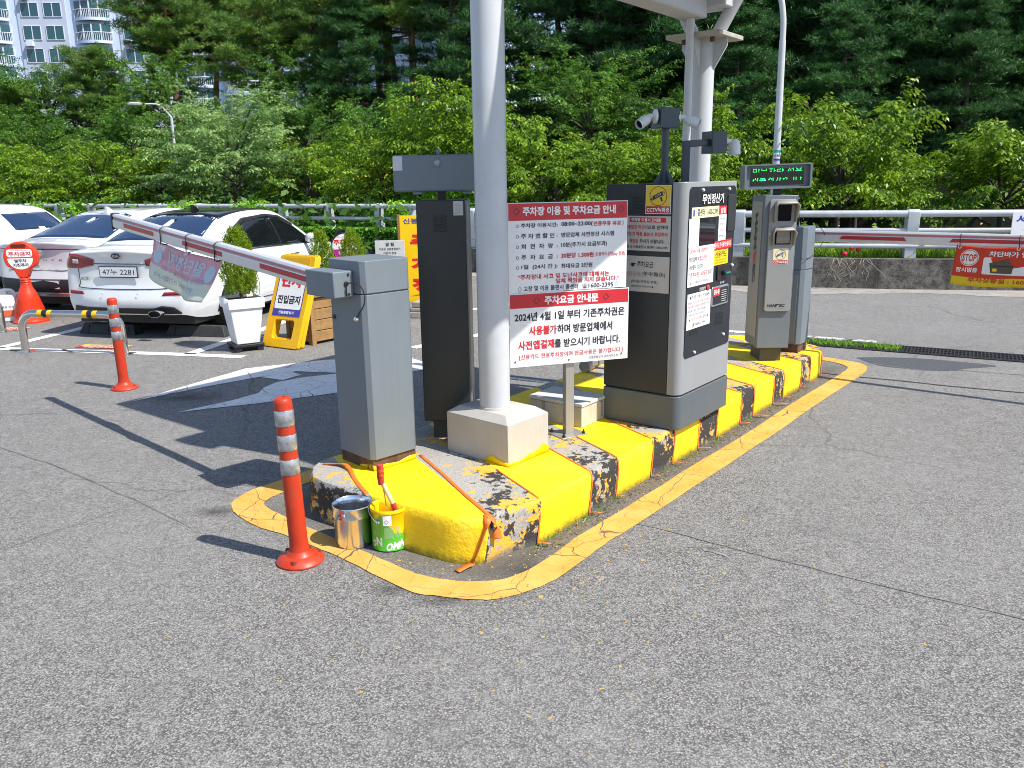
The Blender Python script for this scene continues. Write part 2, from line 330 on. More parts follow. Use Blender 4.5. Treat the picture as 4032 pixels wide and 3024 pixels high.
# ------------------------------------------------------------------ traffic island
def uvof(p): d = Vector(p[:2]) - O; return d.dot(U), d.dot(N)
def m_island():
    t = NT('island concrete and kerb paint'); co = t.co(); geo = t.n('NewGeometry')
    wob = t.vm('SUBTRACT', t.noise(11, 4, .6, co, col=True), (.5, .5, .5))
    P = t.vm('SUBTRACT', t.vm('ADD', co, t.vm('MULTIPLY', wob, (.018, .018, 0))), (O.x, O.y, 0)); z = t.sep(co)[2]
    u = t.vm('DOT_PRODUCT', P, (U.x, U.y, 0)); v = t.vm('DOT_PRODUCT', P, (N.x, N.y, 0))
    dz = t.math('MAXIMUM', t.math('SUBTRACT', .2, z), 0)
    s = t.math('ADD', t.math('MULTIPLY_ADD', v, -.46, u), t.math('MULTIPLY', dz, .24))
    st = [(-.76, -.323), (0, .445), (.71, 1.094), (1.36, 1.70), (1.97, 2.36), (2.586, 2.97), (3.18, 3.57), (3.79, 4.08)]
    stops = [(0, 0.)]
    for a, b in st: stops += [((a + 1) / 6, 1.), ((b + 1) / 6, 0.)]
    ym = t.ramp(t.math('MULTIPLY', t.math('ADD', s, 1), 1 / 6), stops, 'CONSTANT')
    # bare, weathered concrete with flakes of old black and yellow paint
    n1 = t.math('MULTIPLY_ADD', t.noise(5, 6, .65, co), .5, t.math('MULTIPLY', t.noise(24, 6, .7, co), .5)); n2 = t.math('MULTIPLY_ADD', t.noise(5.5, 6, .65, t.vm('ADD', co, (4, 1, 9))), .5, t.math('MULTIPLY', t.noise(20, 6, .7, t.vm('ADD', co, (4, 1, 9))), .5)); gr = t.noise(120, 4, .7, co)
    con = t.mix(t.step(gr, .35, .65), (.25, .238, .22), (.41, .39, .36))
    con = t.mix(t.math('MULTIPLY', t.step(t.noise(2.2, 6, .65, co), .45, .7), .6), con, (.24, .22, .195))
    side = t.math('SUBTRACT', 1, t.step(t.sep(geo.outputs['Normal'])[2], .35, .75))
    edge = t.math('SUBTRACT', 1, t.step(v, .02, .75))
    frt = t.math('SUBTRACT', 1, t.step(u, .5, 1.6))
    tip_ = t.math('MULTIPLY', side, t.math('SUBTRACT', 1, t.step(u, -.45, -.36)))
    cor_ = t.math('MULTIPLY', side, t.math('MULTIPLY', t.step(u, -.36, -.30), t.math('SUBTRACT', 1, t.step(u, -.13, -.03))))
    yth = t.math('ADD', n2, t.math('MULTIPLY_ADD', edge, .045, t.math('MULTIPLY_ADD', tip_, .045, t.math('MULTIPLY', side, .01))))
    con = t.mix(t.step(yth, .548, .555), con, (.70, .38, .04))
    bth = t.math('ADD', n1, t.math('ADD', t.math('MULTIPLY', edge, .075), t.math('MULTIPLY_ADD', cor_, -.085, t.math('MULTIPLY_ADD', tip_, .05, t.math('MULTIPLY', side, .045)))))
    con = t.mix(t.step(bth, .585, .592), con, (.04, .038, .036))
    # grime towards the road joint
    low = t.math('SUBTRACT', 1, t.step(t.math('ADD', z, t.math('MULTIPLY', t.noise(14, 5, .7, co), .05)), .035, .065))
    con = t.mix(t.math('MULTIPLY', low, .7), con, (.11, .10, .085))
    yel = t.mix(t.step(t.noise(9, 5, .6, co), .35, .65), (.86, .56, .002), (.93, .64, .004))
    dust = t.noise(3.5, 7, .72, t.vm('ADD', co, (1, 7, 2))); yel = t.mix(t.math('MULTIPLY', t.step(dust, .50, .75), .30), yel, (.62, .45, .10))
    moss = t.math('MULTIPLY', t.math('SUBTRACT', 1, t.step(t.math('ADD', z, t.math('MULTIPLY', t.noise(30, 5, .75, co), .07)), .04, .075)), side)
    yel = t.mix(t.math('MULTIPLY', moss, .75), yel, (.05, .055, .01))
    sp = t.noise(75, 2, .5, co); yel = t.mix(t.math('MULTIPLY', t.step(sp, .74, .76), .6), yel, (.14, .10, .02))
    col = t.mix(ym, con, yel)
    t.set(col=col, rough=t.math('MULTIPLY_ADD', ym, -.30, .86), spec=t.math('MULTIPLY_ADD', ym, .2, .3))
    t.bump(t.math('ADD', t.noise(40, 6, .62, co), t.math('MULTIPLY', n1, .5)), .5, .014)
    return t.m
xy = [(-.97, 4.20), (-1.026, 4.121), (-1.040, 4.03), (-1.033, 3.952), (-1.005, 3.885), (-.94, 3.82), (-.874, 3.765), (-.705, 3.644), (-.539, 3.520), (-.40, 3.428), (-.30, 3.362), (-.26, 3.342), (-.19, 3.330), (-.13, 3.342), (-.09, 3.39), (0, 3.465), (.10, 3.525), (.135, 3.565)]
uvp = [uvof(p) for p in xy]
uvp += [(u_ * .1, 0.) for u_ in range(2, 40)] + [(4.0, 0.), (4.10, .01), (4.2, .05), (4.27, .12), (4.33, .25), (4.40, .45), (4.40, .68), (4.34, .88), (4.2, 1.04), (4.0, 1.16), (3.7, 1.225), (3.4, 1.245)]
uvp += [(u_ * .15, 1.25) for u_ in range(22, -2, -1)]
P0 = [Vector(I(a, b)[:2]) for a, b in uvp]
ring_ = []
for i, p in enumerate(P0):
    q = P0[(i + 1) % len(P0)]; k = max(1, int((q - p).length / .05))
    ring_ += [p.lerp(q, j / k) for j in range(k)]
n_ = len(ring_)
def offs(d, z, jit, seed):
    rng = random.Random(seed); out = []
    for i in range(n_):
        tt = (ring_[(i + 2) % n_] - ring_[i - 2]).normalized(); nn = Vector((tt.y, -tt.x)); p = ring_[i] + nn * (d + rng.uniform(-jit, jit))
        out.append((p.x, p.y, z + (rng.uniform(-jit, jit) * .5 if z > .05 else 0)))
    return out
levels = [(.024, -.02), (.020, .03), (.016, .10), (.012, .17), (.007, .197), (-.001, .208), (-.012, .21)]
im = MB(); vs_ = []
for i, (dd, zz_) in enumerate(levels): vs_ += offs(dd, zz_, .0032 if i < 6 else .001, i)
fs_ = [(l * n_ + i, l * n_ + (i + 1) % n_, (l + 1) * n_ + (i + 1) % n_, (l + 1) * n_ + i) for l in range(len(levels) - 1) for i in range(n_)]
fs_.append(tuple(range((len(levels) - 1) * n_, len(levels) * n_)))
im.add(vs_, fs_)
isl = obj('traffic_island', im, m_island(), smooth=32)
tag(isl, 'long raised concrete traffic island with fresh yellow kerb stripes under all the machines', 'traffic island')

# masking tape along the stripe edges: over the top, down the face and a loose end on the road
tape_m = plain('orange tape', hx('e0702c'), .55, var=.12, scale=40)
def tape(s0, v_in, label, flap=.06, w=.0105, on_top=True, curl=1.0):
    tp = MB(); rng = random.Random(int(s0 * 97)); top = []
    k = 10
    for i in range(k + 1):
        v_ = v_in + (.004 - v_in) * i / k; top.append((s0 + .46 * v_, v_, .2125 + rng.uniform(0, .001)))
    top[-1] = (s0, .004, .211); pts = [I(*p) for p in top]
    pts += [I(s0 - .004, -.010, .195), I(s0 - .012, -.019, .15), I(s0 - .028, -.0225, .09), I(s0 - .043, -.026, .03)]
    e_ = I(s0 - .05, -.030, .012); pts += [e_, e_ - Vector((N.x, N.y, 0)) * flap * .5 + Vector((0, 0, .010 * curl)), e_ - Vector((N.x, N.y, 0)) * flap + Vector((U.x, U.y, 0)) * flap * .3 + Vector((0, 0, -.004 + .012 * curl))]
    L = [p + Vector((U.x, U.y, 0)) * w / 2 for p in pts]; Rr = [p - Vector((U.x, U.y, 0)) * w / 2 for p in pts]
    tp.grid([Rr, L]); return tag(obj('masking_tape', tp, tape_m, smooth=60, solid=.0008), label, 'tape', 'orange masking tape strips along the kerb stripes')
tape(0, .40, 'orange masking tape edging the second yellow stripe, running out from the pillar foot')
tape(.445, .40, 'orange masking tape between second yellow stripe and black patch beside sign post')
tape(.71, .38, 'orange masking tape where the third yellow stripe starts, by the sign post plate', .04)
tape(1.094, .42, 'orange masking tape running up to the near corner of the payment machine', .05)
tape(1.36, .04, 'orange masking tape under the near corner of payment machine overhang', .05)
tape(1.70, .04, 'orange masking tape hanging below the middle of the payment machine base', .07)
tape(1.97, .04, 'orange masking tape below the far corner of the payment machine base', .03)
tape(2.36, .45, 'orange masking tape with small curled end just beyond the payment machine', .06)
tape(2.586, .45, 'orange masking tape with long loose end, sixth stripe, near edge', .10, .017)
tape(2.97, .45, 'orange masking tape ending in a folded flap, sixth stripe, far edge', .10, .017)
tape(3.18, .26, 'orange masking tape edging the stripe in front of the slim grey kiosk', .06)
tape(3.57, .20, 'orange masking tape on the far edge of the stripe under the slim grey kiosk', .04)
tape(3.79, .1, 'orange masking tape at the stripe below the far barrier cabinet', .05)
tape(4.075, .1, 'small orange tape end at the far tip of the island', .05)
def tape2(name_pts, label, w=.02):
    tp = MB(); pts = smoothpath(name_pts, 5); L, Rr = [], []
    for i, p in enumerate(pts):
        tt = (pts[min(i + 1, len(pts) - 1)] - pts[max(i - 1, 0)]); s_ = Vector((-tt.y, tt.x, 0));
        if s_.length < 1e-5: s_ = Vector((U.x, U.y, 0))
        s_ = s_.normalized() * w / 2; L.append(p + s_); Rr.append(p - s_)
    tp.grid([Rr, L]); return tag(obj('masking_tape', tp, tape_m, smooth=60, solid=.0008), label, 'tape', 'orange masking tape strips along the kerb stripes')
tape2([(-.50, 4.19, .2135), (-.36, 3.90, .2135), (-.23, 3.61, .2135), (-.128, 3.40, .2135), (-.120, 3.365, .213)], 'orange masking tape edging the widest front stripe beside the pillar base')
tape2([(-.120, 3.365, .2135), (-.118, 3.325, .195), (-.140, 3.312, .13), (-.165, 3.305, .06), (-.185, 3.30, .015), (-.215, 3.27, .012), (-.25, 3.235, .008)], 'torn orange tape hanging down the front corner onto the road', .034)
tape2([(-.112, 3.36, .213), (-.085, 3.345, .19), (-.075, 3.345, .15), (-.07, 3.335, .11)], 'short torn tape scrap on the front corner of the island', .034)
tape2([(-1.0, 4.07, .213), (-.93, 4.045, .222), (-.875, 4.01, .232), (-.835, 3.955, .222), (-.80, 3.86, .2135), (-.74, 3.72, .2135), (-.70, 3.645, .2125), (-.694, 3.636, .19), (-.706, 3.632, .1), (-.722, 3.632, .03)], 'curling orange tape at the foot of the near barrier cabinet', .022)
# ------------------------------------------------------------------ canopy on its two pillars
white_st = plain('pale grey steel paint', (.50, .52, .55), .38, var=.04, scale=4, dirt=.14, streak=.10)
beige = plain('beige steel cladding', (.44, .42, .385), .42, var=.06, scale=5, dirt=.16, streak=.15)
cano = thing('canopy', 'pale steel canopy on two round pillars with boxed gutter beam over the island', 'canopy', I(0, 0, 0), TH)
def pillar(u, v, r, z0, z1):
    mb = MB().tube([(u, v, z0), (u, v, z1)], r, 40); return obj('pillar', mb, white_st, cano, smooth=50)
p1_ = pillar(.40, .58, .082, .30, 2.66); p2_ = pillar(2.80, .58, .0745, .21, 2.575)
bm = MB().box(-.165, .165, -.222, .222, 0, .222); bm.add([(-.165, -.222, .222), (.165, -.222, .222), (.165, .222, .222), (-.165, .222, .222), (-.12, -.17, .257), (.12, -.17, .257), (.12, .17, .257), (-.12, .17, .257)], [(4, 5, 6, 7), (0, 1, 5, 4), (1, 2, 6, 5), (2, 3, 7, 6), (3, 0, 4, 7)])
obj('pillar_base', bm, beige, cano, (.425, .585, .21), (0, 0, -.06), bevel=.003)
sk = MB(); # slopped yellow paint on the foot of the pillar box
rng = random.Random(4)
def slop(x0, y0, x1, y1, zs): 
    k = len(zs) - 1; return [[(x0 + (x1 - x0) * i / k, y0 + (y1 - y0) * i / k, 0) for i in range(k + 1)], [(x0 + (x1 - x0) * i / k, y0 + (y1 - y0) * i / k, z) for i, z in enumerate(zs)]]
fresh = plain('fresh yellow paint', (.9, .60, .003), .35, var=.05, scale=20)
sk.grid(slop(-.167, -.05, -.167, -.224, [.004, .035, .045, .03, .025, .022])); sk.grid(slop(-.167, -.2245, .167, -.2245, [.022, .018, .012, .02, .035, .03, .05, .06, .03]))
obj('paint_slop', sk, fresh, cano, (.425, .585, .2105), (0, 0, -.06), solid=.001)
mb = MB().lathe([(.082, 0), (.089, 0), (.086, .012), (.082, .014)], 40, cap0=False, cap1=False); obj('collar', mb, beige, cano, (.40, .58, .466))
mb = MB().box(-.20, .20, -.20, .20, 0, .03); obj('head_plate', mb, plain('weathered plate', (.40, .38, .34), .6, var=.2, dirt=.5), cano, (2.80, .58, 2.575), bevel=.004)
for a in (0, 90, 180, 270):
    gm = MB().prism([(.07, 0), (.17, 0), (.17, -.05), (.07, -.21)], -.006, .006); obj('gusset', gm, white_st, cano, (2.80, .58, 2.575), (R_(90), 0, R_(a)))
    bt = MB().lathe([(.016, -.03), (.016, 0)], 6); obj('bolt', bt, flat('rusty bolt', (.12, .08, .06), .7, .5), cano, (2.80 + .15 * math.cos(R_(a + 45)), .58 + .15 * math.sin(R_(a + 45)), 2.575))
for du, dv in ((.05, -.34), (.05, .34)):
    obj('branch_arm', MB().tube([(2.80 + du * .25, .58 + dv * .25, 2.60), (2.80 + du, .58 + dv, 3.06)], .045, 20), white_st, cano)
bmq = MB().box(.25, 2.66, .50, .675, 2.69, 2.99); obj('gutter_beam', bmq, white_st, cano, bevel=.012)
obj('gutter_box', MB().box(2.66, 2.86, .38, .62, 2.76, 3.02), white_st, cano, bevel=.01)
obj('downpipe', MB().tube([(2.57, .58, .21), (2.57, .58, 2.70)], .028, 20), white_st, cano)
rf = MB().box(.50, 2.72, -1.05, 1.82, 3.02, 3.12); obj('roof', rf, white_st, cano, bevel=.02)

# ------------------------------------------------------------------ barrier gates
grey_d = plain('slate grey powder coat', hx('6d767e'), .46, var=.05, scale=3, dirt=.14, streak=.12)
grey_k = plain('charcoal powder coat', hx('343637'), .45, var=.05, scale=3, dirt=.12, streak=.14)
rust = plain('rusty plinth steel', (.10, .055, .035), .8, var=.5, scale=14, dirt=.5)
alu = plain('boom aluminium', (.62, .62, .63), .35, metal=.35, var=.04, scale=12)
redst = flat('red reflective strip', hx('b02a30'), .4); pinkst = flat('pink led strip', hx('c2707c'), .4)
blackp = plain('black plastic', (.018, .018, .02), .45, var=.2)
wire = flat('black cable', (.015, .015, .017), .5)
def boom(parent, p, q, h=.098, th=.05, stripes=(), flip=1):
    """barrier boom from p to q (parent space); front face carries red strips"""
    p, q = Vector(p), Vector(q); d = (q - p); L = d.length; d.normalize(); side = Vector((d.y, -d.x, 0)).normalized() * flip; up = side.cross(d) if side.cross(d).z > 0 else -side.cross(d)
    M = Matrix((d, up, side)).transposed().to_4x4(); M.translation = p
    prof = [(-h / 2, -th / 2), (-h * .42, th / 2), (h * .12, th / 2), (h * .16, th * .36), (h * .30, th * .36), (h * .34, th * .5), (h / 2, th * .3), (h / 2, -th / 2)]
    bmx = MB(); vs = [(0, y, z) for y, z in prof] + [(L, y, z) for y, z in prof]; n = len(prof)
    bmx.add([M @ Vector(v) for v in vs], [tuple(range(n))[::-1], tuple(range(n, 2 * n))] + [(i, (i + 1) % n, n + (i + 1) % n, n + i) for i in range(n)])
    bo = obj('boom', bmx, alu, parent, bevel=.003)
    def strip(nm, a, b, y0, y1, z, m, sk=0.):
        sb = MB().add([M @ Vector(v) for v in ((a, y0, z), (b, y0, z), (b - sk, y1, z), (a + sk, y1, z))], [(0, 1, 2, 3)]); return obj(nm, sb, m, bo, smooth=0)
    strip('light_strip', .0, L * .985, h * .165, h * .295, th * .36 + .0015, pinkst)
    for a, b, sk in stripes: strip('red_stripe', a, b, -h * .20, h * .08, th * .5 + .0015, redst, sk)
    cb = MB().box(L, L + .012, -h / 2 - .004, h / 2 + .004, -th / 2 - .004, th / 2 + .004, M); obj('end_cap', cb, blackp, bo)
    return bo, M, L
def cabinet(name, label, u0, v0, w, dp, z0, z1, ang, seam, cham=.022, mat=grey_d, plz=.21, group=None):
    t = thing(name, label, 'barrier gate', I(u0, v0, 0), TH + ang, group)
    P = [(0, cham), (cham, 0), (w - cham, 0), (w, cham), (w, dp - cham), (w - cham, dp), (cham, dp), (0, dp - cham)]
    obj('cabinet', MB().prism(P, z0, seam - .003), mat, t, bevel=.002)
    obj('lid', MB().prism(P, seam + .003, z1 - .004), mat, t, bevel=.003)
    obj('lid_gap', MB().prism([(x * .985 + .002, y * .985 + .002) for x, y in P], seam - .004, seam + .004), flat('gap dark', (.02, .02, .02)), t)
    obj('plinth', MB().box(.012, w - .012, .012, dp - .012, plz - .004, z0), rust, t)
    return t
gate = cabinet('barrier_gate', 'grey barrier gate cabinet at the near tip of island with raised boom', -.215, .885, .295, .31, .272, 1.283, R_(-7.5), 1.118)
G0 = gate.matrix_basis.copy(); bpy.context.view_layer.update(); Gi = gate.matrix_world.inverted()
sk = MB(); rng = random.Random(6)
sk.grid(slop(.012, .135, .012, .0105, [.012, .018, .022, .03, .035, .032])); sk.grid(slop(.0105, .0105, .283, .0105, [.03, .02, .024, .018, .014, .022, .03, .026]))
obj('paint_slop', sk, fresh, gate, (0, 0, .2105), solid=.0012)
obj('keyhole', MB().lathe([(.012, 0), (.012, .003)], 16, Matrix.Translation((-.002, .265, .985)) @ Matrix.Rotation(R_(-90), 4, 'Y')), blackp, gate)
# boom motor cover on the left-hand face
bx = obj('boom_bracket', MB().box(-.115, 0, .075, .325, 1.105, 1.232), grey_d, gate, bevel=.006, seg=3)
for y_, z_ in ((.10, 1.215), (.10, 1.120)): obj('screw', MB().lathe([(.006, 0), (.006, .004)], 10, Matrix.Translation((-.03, .0745, z_)) @ Matrix.Rotation(R_(90), 4, 'X')), blackp, bx)
obj('grommet', MB().lathe([(.012, 0), (.012, .006), (.006, .008)], 16, Matrix.Translation((-.045, .0745, 1.172)) @ Matrix.Rotation(R_(90), 4, 'X')), blackp, bx)
obj('cable', MB().tube(smoothpath([(-.045, .068, 1.172), (-.035, .035, 1.178), (-.012, .005, 1.165), (.0, -.012, 1.12), (-.004, -.006, 1.07), (-.008, .03, 1.03), (-.006, .06, 1.0), (-.004, .066, .99)], 8), .0032, 8), wire, gate)
obj('cable', MB().tube(smoothpath([(-.045, .068, 1.168), (-.05, .064, 1.14), (-.046, .068, 1.112)], 6), .003, 8), wire, gate)
obj('sealant_blob', MB().lathe([(.0, -.012), (.012, -.008), (.016, 0), (.012, .008), (0, .012)], 14, Matrix.Translation((-.004, .062, .995)), cap0=False, cap1=False), plain('dirty sealant', (.55, .53, .48), .8), gate)
tip = Gi @ Vector((-2.77, 5.86, 1.405)); root = Gi @ Vector((-.985, 4.135, 1.175))
b1, Mb, Lb = boom(gate, root, tip, .10, .05, [(.02, .50, .0), (.92, 1.42, .0), (1.83, 2.30, .0)], -1)

bc = thing('hanging_banner', 'torn faded pink banner hanging under the raised boom, seen from behind', 'banner')
# faded pink banner, lettering showing through mirrored
mw = gate.matrix_world @ Mb
def onboom(a, y, z=0.): return mw @ Vector((a, y, z))
t = NT('faded pink banner'); uvn = t.n('Attribute', attribute_name='bv').outputs['Fac']; co = t.co()
c = t.mix(t.step(t.noise(6, 5, .6, co), .35, .7), hx('f2bccb'), hx('f8d4dc'))
c = t.mix(t.math('SUBTRACT', 1, t.step(uvn, .40, .42)), c, hx('eef0e4'))
t.set(col=c, rough=.6); tr = t.n('BsdfTranslucent', {'Color': c}); mx = t.n('MixShader', {0: .5, 1: t.b.outputs[0], 2: tr.outputs[0]}); t.t.links.new(mx.outputs[0], t.out.inputs[0])
ban_m = t.m
def ban_pt(a, b):
    """a 0..1 along the boom from its root side, b 0 top .. 1 bottom"""
    base = onboom(.97 + .93 * a, -.052 - .012 * math.sin(a * 3.1), 0)
    sag = .245; off = Vector((.016 * math.sin(a * 9 + b * 3) * (.3 + b), .014 * math.cos(a * 7 - b * 4) * (.3 + b), 0))
    return base + Vector((-(.155 - .11 * a) * b, .02 * b, -sag * b - .03 * math.sin(a * math.pi) * b)) + off
nb_, nh_ = 40, 18; rows = [[ban_pt(i / nb_, j / nh_) for i in range(nb_ + 1)] for j in range(nh_ + 1)]
gb = MB().grid(rows); bo = obj('banner_cloth', gb, ban_m, bc, smooth=80, solid=.001)
at_ = bo.data.attributes.new('bv', 'FLOAT', 'POINT'); at_.data.foreach_set('value', [1 - j / nh_ for j in range(nh_ + 1) for i in range(nb_ + 1)])
fold = [[ban_pt(.46 + .52 * i / 20, 0) + Vector((.01, -.006 - .012 * j / 6, -.002)) + Vector((0, -.004, -(.125 * (.35 + .65 * math.sin(.5 + 2.4 * i / 20)) * (1 - .9 * max(0, 9 - i) / 9)) * j / 6)) for i in range(21)] for j in range(7)]
obj('folded_flap', MB().grid(fold), plain('banner back', hx('d9c6cc'), .6, var=.08, scale=8), bc, smooth=80, solid=.001)
faint = flat('faint mirrored print', hx('b4c2d0'), .6); faint2 = flat('faint mirrored print small', hx('b2a6b8'), .6)
lb = MB()
def btext(txt, a0, a1, b0, b1, mt, bold=.03):
    V, F, sz = glyphs(txt, bold); lb.cur = mt
    lb.add([ban_pt(a1 + (a0 - a1) * (1 - x) if False else a0 + (a1 - a0) * x, b1 + (b0 - b1) * y) + Vector((0, -.0025, 0)) + Vector((-.001, 0, 0)) for x, y in V], F)
btext('일단정지', .18, .74, .12, .46, 0, .03); btext('방문증 발급후 진입 하세요', .12, .84, .50, .62, 1, .01); btext('무단 주차시 견인합니다', .2, .9, .72, .84, 1, .01)
def bdisc(ca, cb, r, mt):
    lb.cur = mt; lb.add([ban_pt(ca + r * .33 * math.cos(k * math.pi / 12), cb + r * math.sin(k * math.pi / 12)) + Vector((-.001, -.0022, 0)) for k in range(24)], [tuple(range(24))])
bdisc(.09, .36, .2, 0); bdisc(.91, .34, .2, 0)
obj('lettering', lb, [faint, faint2], bc, smooth=0)
for a in (.03, .42, .80):
    aa = .97 + .93 * a; q = [onboom(aa + .004, yy, zz) for yy, zz in ((-.058, .030), (-.02, .030), (.04, .030), (.054, .01), (.054, -.03), (0, -.03), (-.055, -.028), (-.06, .02))]
    obj('cable_tie', MB().tube(q, .0035, 6), wire, bc)

gate2 = cabinet('barrier_gate', 'grey-blue barrier gate cabinet at the far tip of island with lowered boom', 3.845, .115, .235, .30, .282, 1.25, 0, .90, .03)
obj('side_door', MB().box(-.004, 0, .045, .25, .30, .86), plain('door grey', hx('7c7d7c'), .45, dirt=.1), gate2, bevel=.002)
obj('antenna', MB().lathe([(.022, 0), (.012, .012), (.006, .035), (.002, .04), (.0012, .27)], 12, Matrix.Translation((.03, .08, 1.247))), blackp, gate2)
obj('antenna_wire', MB().tube(smoothpath([(.05, .08, 1.252), (.15, .03, 1.25), (.21, -.03, 1.235), (.28, -.055, 1.16), (.25, -.03, 1.07), (.12, -.006, 1.0), (0, -.004, .995), (-.01, .04, .99)], 8), .0025, 6), wire, gate2)
bpy.context.view_layer.update(); Gi2 = gate2.matrix_world.inverted()
b2, Mb2, Lb2 = boom(gate2, Gi2 @ Vector((2.50, 6.954, 1.158)), Gi2 @ Vector((4.66, 5.27, 1.166)), .10, .05, [(.27, .78, .02), (1.08, 1.60, .02), (1.85, 2.1, .02)])
mw2 = gate2.matrix_world @ Mb2
# red STOP banner on the lowered boom
bt2 = thing('stop_banner', 'red and yellow STOP banner tied under the lowered boom at right', 'banner')
dd = Vector((.7889, -.6145, 0)); p0 = mw2 @ Vector((1.137, -.028, .035)); W2, H2 = .86, .305
Mx = Matrix((dd, Vector((0, 0, 1)), Vector((dd.y, -dd.x, 0)))).transposed().to_4x4(); Mx.translation = p0
def warp(x, y): return Mx @ Vector((x - .02 * (1 + y / H2) * 0 - .03 * (-y / H2) * (1 - x / W2) * .6, y, .008 * math.sin(x * 8) * (-y / H2) + .006 * math.sin(x * 5 + y * 9)))
def sag(x): return -.006 - .012 * math.sin(min(1, x / .43) * math.pi) if x < .43 else -.008
gr_ = [[warp(W2 * i / 40, sag(W2 * i / 40) - (H2 - .01) * j / 14) for i in range(41)] for j in range(15)]
cm_ = MB(); cm_.grid(gr_); cm_.k = [1 if (k // 40) >= 11 else 0 for k in range(len(cm_.f))]
ban_r = plain('red banner vinyl', hx('c63a24'), .5, var=.06); ban_y = plain('yellow banner vinyl', hx('d8bd1e'), .5, var=.06)
cl2 = obj('banner_cloth', cm_, [ban_r, ban_y], bt2, smooth=80, solid=.001)
lt = MB()
def wput(fn, *a, **k):
    tmp = MB(); fn(tmp, *a, **k); lt.cur = 0; b = len(lt.v); lt.v += [tuple(warp(x, y) + Mx.to_3x3() @ Vector((0, 0, .0022 + z))) for x, y, z in tmp.v]; lt.f += [tuple(b + i for i in f) for f in tmp.f]; lt.k += tmp.k
wput(lambda m: disc(m, .10, -.10, .062, 1, 32)); wput(lambda m: (setattr(m, 'z', .001), ring(m, .10, -.10, .057, .004, 0, 32)))
wput(lambda m: (setattr(m, 'z', .001), put_text(m, 'STOP', .053, -.128, .147, -.072, 0, .03)))
wput(lambda m: put_text(m, '잠시멈춤', .022, -.208, .165, -.172, 1, .03)); wput(lambda m: put_text(m, '차단바가 열립니다', .225, -.085, .62, -.045, 1, .03))
wput(lambda m: (m.add([(x, y, 0) for x, y in rrect(.195, -.218, .62, -.092, .012)], [tuple(range(24))]), m.k.__setitem__(0, 1)))
for P, mt in (([(.235, -.135), (.355, -.098), (.372, -.135), (.255, -.19)], 2), ([(.238, -.142), (.392, -.142), (.386, -.208), (.252, -.208)], 2), ([(.240, -.150), (.390, -.150), (.389, -.158), (.242, -.158)], 3), ([(.262, -.172), (.290, -.172), (.290, -.194), (.262, -.194)], 4)):
    wput(lambda m: (m.add([(x, y, .001 + .0008 * (mt - 1)) for x, y in P], [tuple(range(len(P)))]), m.k.__setitem__(0, mt)))
wput(lambda m: put_text(m, '주차상황실 : 1600-2395', .112, -.283, .62, -.247, 0, .03))
obj('lettering', lt, [ban_r, WHT(), flat('card brown', hx('544a3a'), .5), INK(), YEL()], cl2, smooth=0)
for x in (.022, .405, .80):
    er = MB().lathe([(.007, 0), (.013, 0), (.013, .004), (.007, .004)], 16, Mx @ Matrix.Translation((x, -.022, .003)), cap0=False, cap1=False); obj('eyelet', er, flat('eyelet metal', (.6, .6, .6), .3, 1), bt2)
    q = [Mx @ Vector((x + .002, yy, zz)) for yy, zz in ((-.024, .008), (.02, .03), (.062, .05), (.072, .03), (.072, 0), (.07, -.05), (.02, -.02))]
    obj('cable_tie', MB().tube(q, .003, 6), wire, bt2)

# ------------------------------------------------------------------ slim ticket kiosks with display panel (one seen from behind, one from the front)
silver = plain('silver paint', (.275, .283, .29), .38, var=.03, scale=4, dirt=.10, streak=.12)
silver2 = plain('warm silver trim', (.29, .28, .26), .42, var=.05, scale=4, dirt=.1)
glassb = NT('black glass').set(col=(.004, .004, .005), rough=.12, spec=.12).m
def kiosk_base(t, wd=.252, dp=.335, z0=.325, z1=1.505, mat=grey_d):
    P = [(0, 0), (wd, 0), (wd, dp), (0, dp)]
    obj('cabinet', MB().prism(P, z0, z1), mat, t, bevel=.004)
    obj('plinth', MB().box(.045, wd - .04, .05, dp - .03, .20, z0), plain('plinth dark', hx('4a4a46'), .55, dirt=.3), t)
    obj('display_post', MB().box(wd * .42, wd * .58, dp * .28, dp * .5, z1, z1 + .06), blackp, t)
han = thing('display_kiosk', 'slim grey kiosk facing camera with hooded lens window and green message display', 'kiosk', (1.943, 6.348, 0), 0)
kiosk_base(han)
sp = obj('side_panel', MB().box(-.006, 0, .04, .30, .40, 1.46), silver2, han, bevel=.002)
lm = MB()
def vtext(s, y0, y1, x0, x1, mt, sh=.25):
    V, F, sz = glyphs(s, .06); lm.cur = mt; lm.add([(x0 + (x1 - x0) * b, y1 + (y0 - y1) * a - sh * (x1 - x0) * b * -1, 0) for a, b in V], F)
vtext('HAN', 1.08, 1.36, -.205, -.135, 0); vtext('EC', .82, .965, -.205, -.135, 0)
lm.cur = 1; lm.add([(-.205, 1.045, 0), (-.205, .965, 0), (-.15, 1.0, 0), (-.135, 1.085, 0), (-.15, 1.085, 0)], [(0, 1, 2, 3, 4)])
obj('lettering', lm, [flat('logo dark', (.02, .025, .025), .4), RED()], sp, (-.0075, 0, 0), (R_(90), 0, R_(-90)), smooth=0)
fp = obj('face_plate', MB().prism(rrect(.035, .62, .238, 1.475, .02), 0, .02), silver, han, (0, 0, 0), (R_(90), 0, 0), bevel=.004)
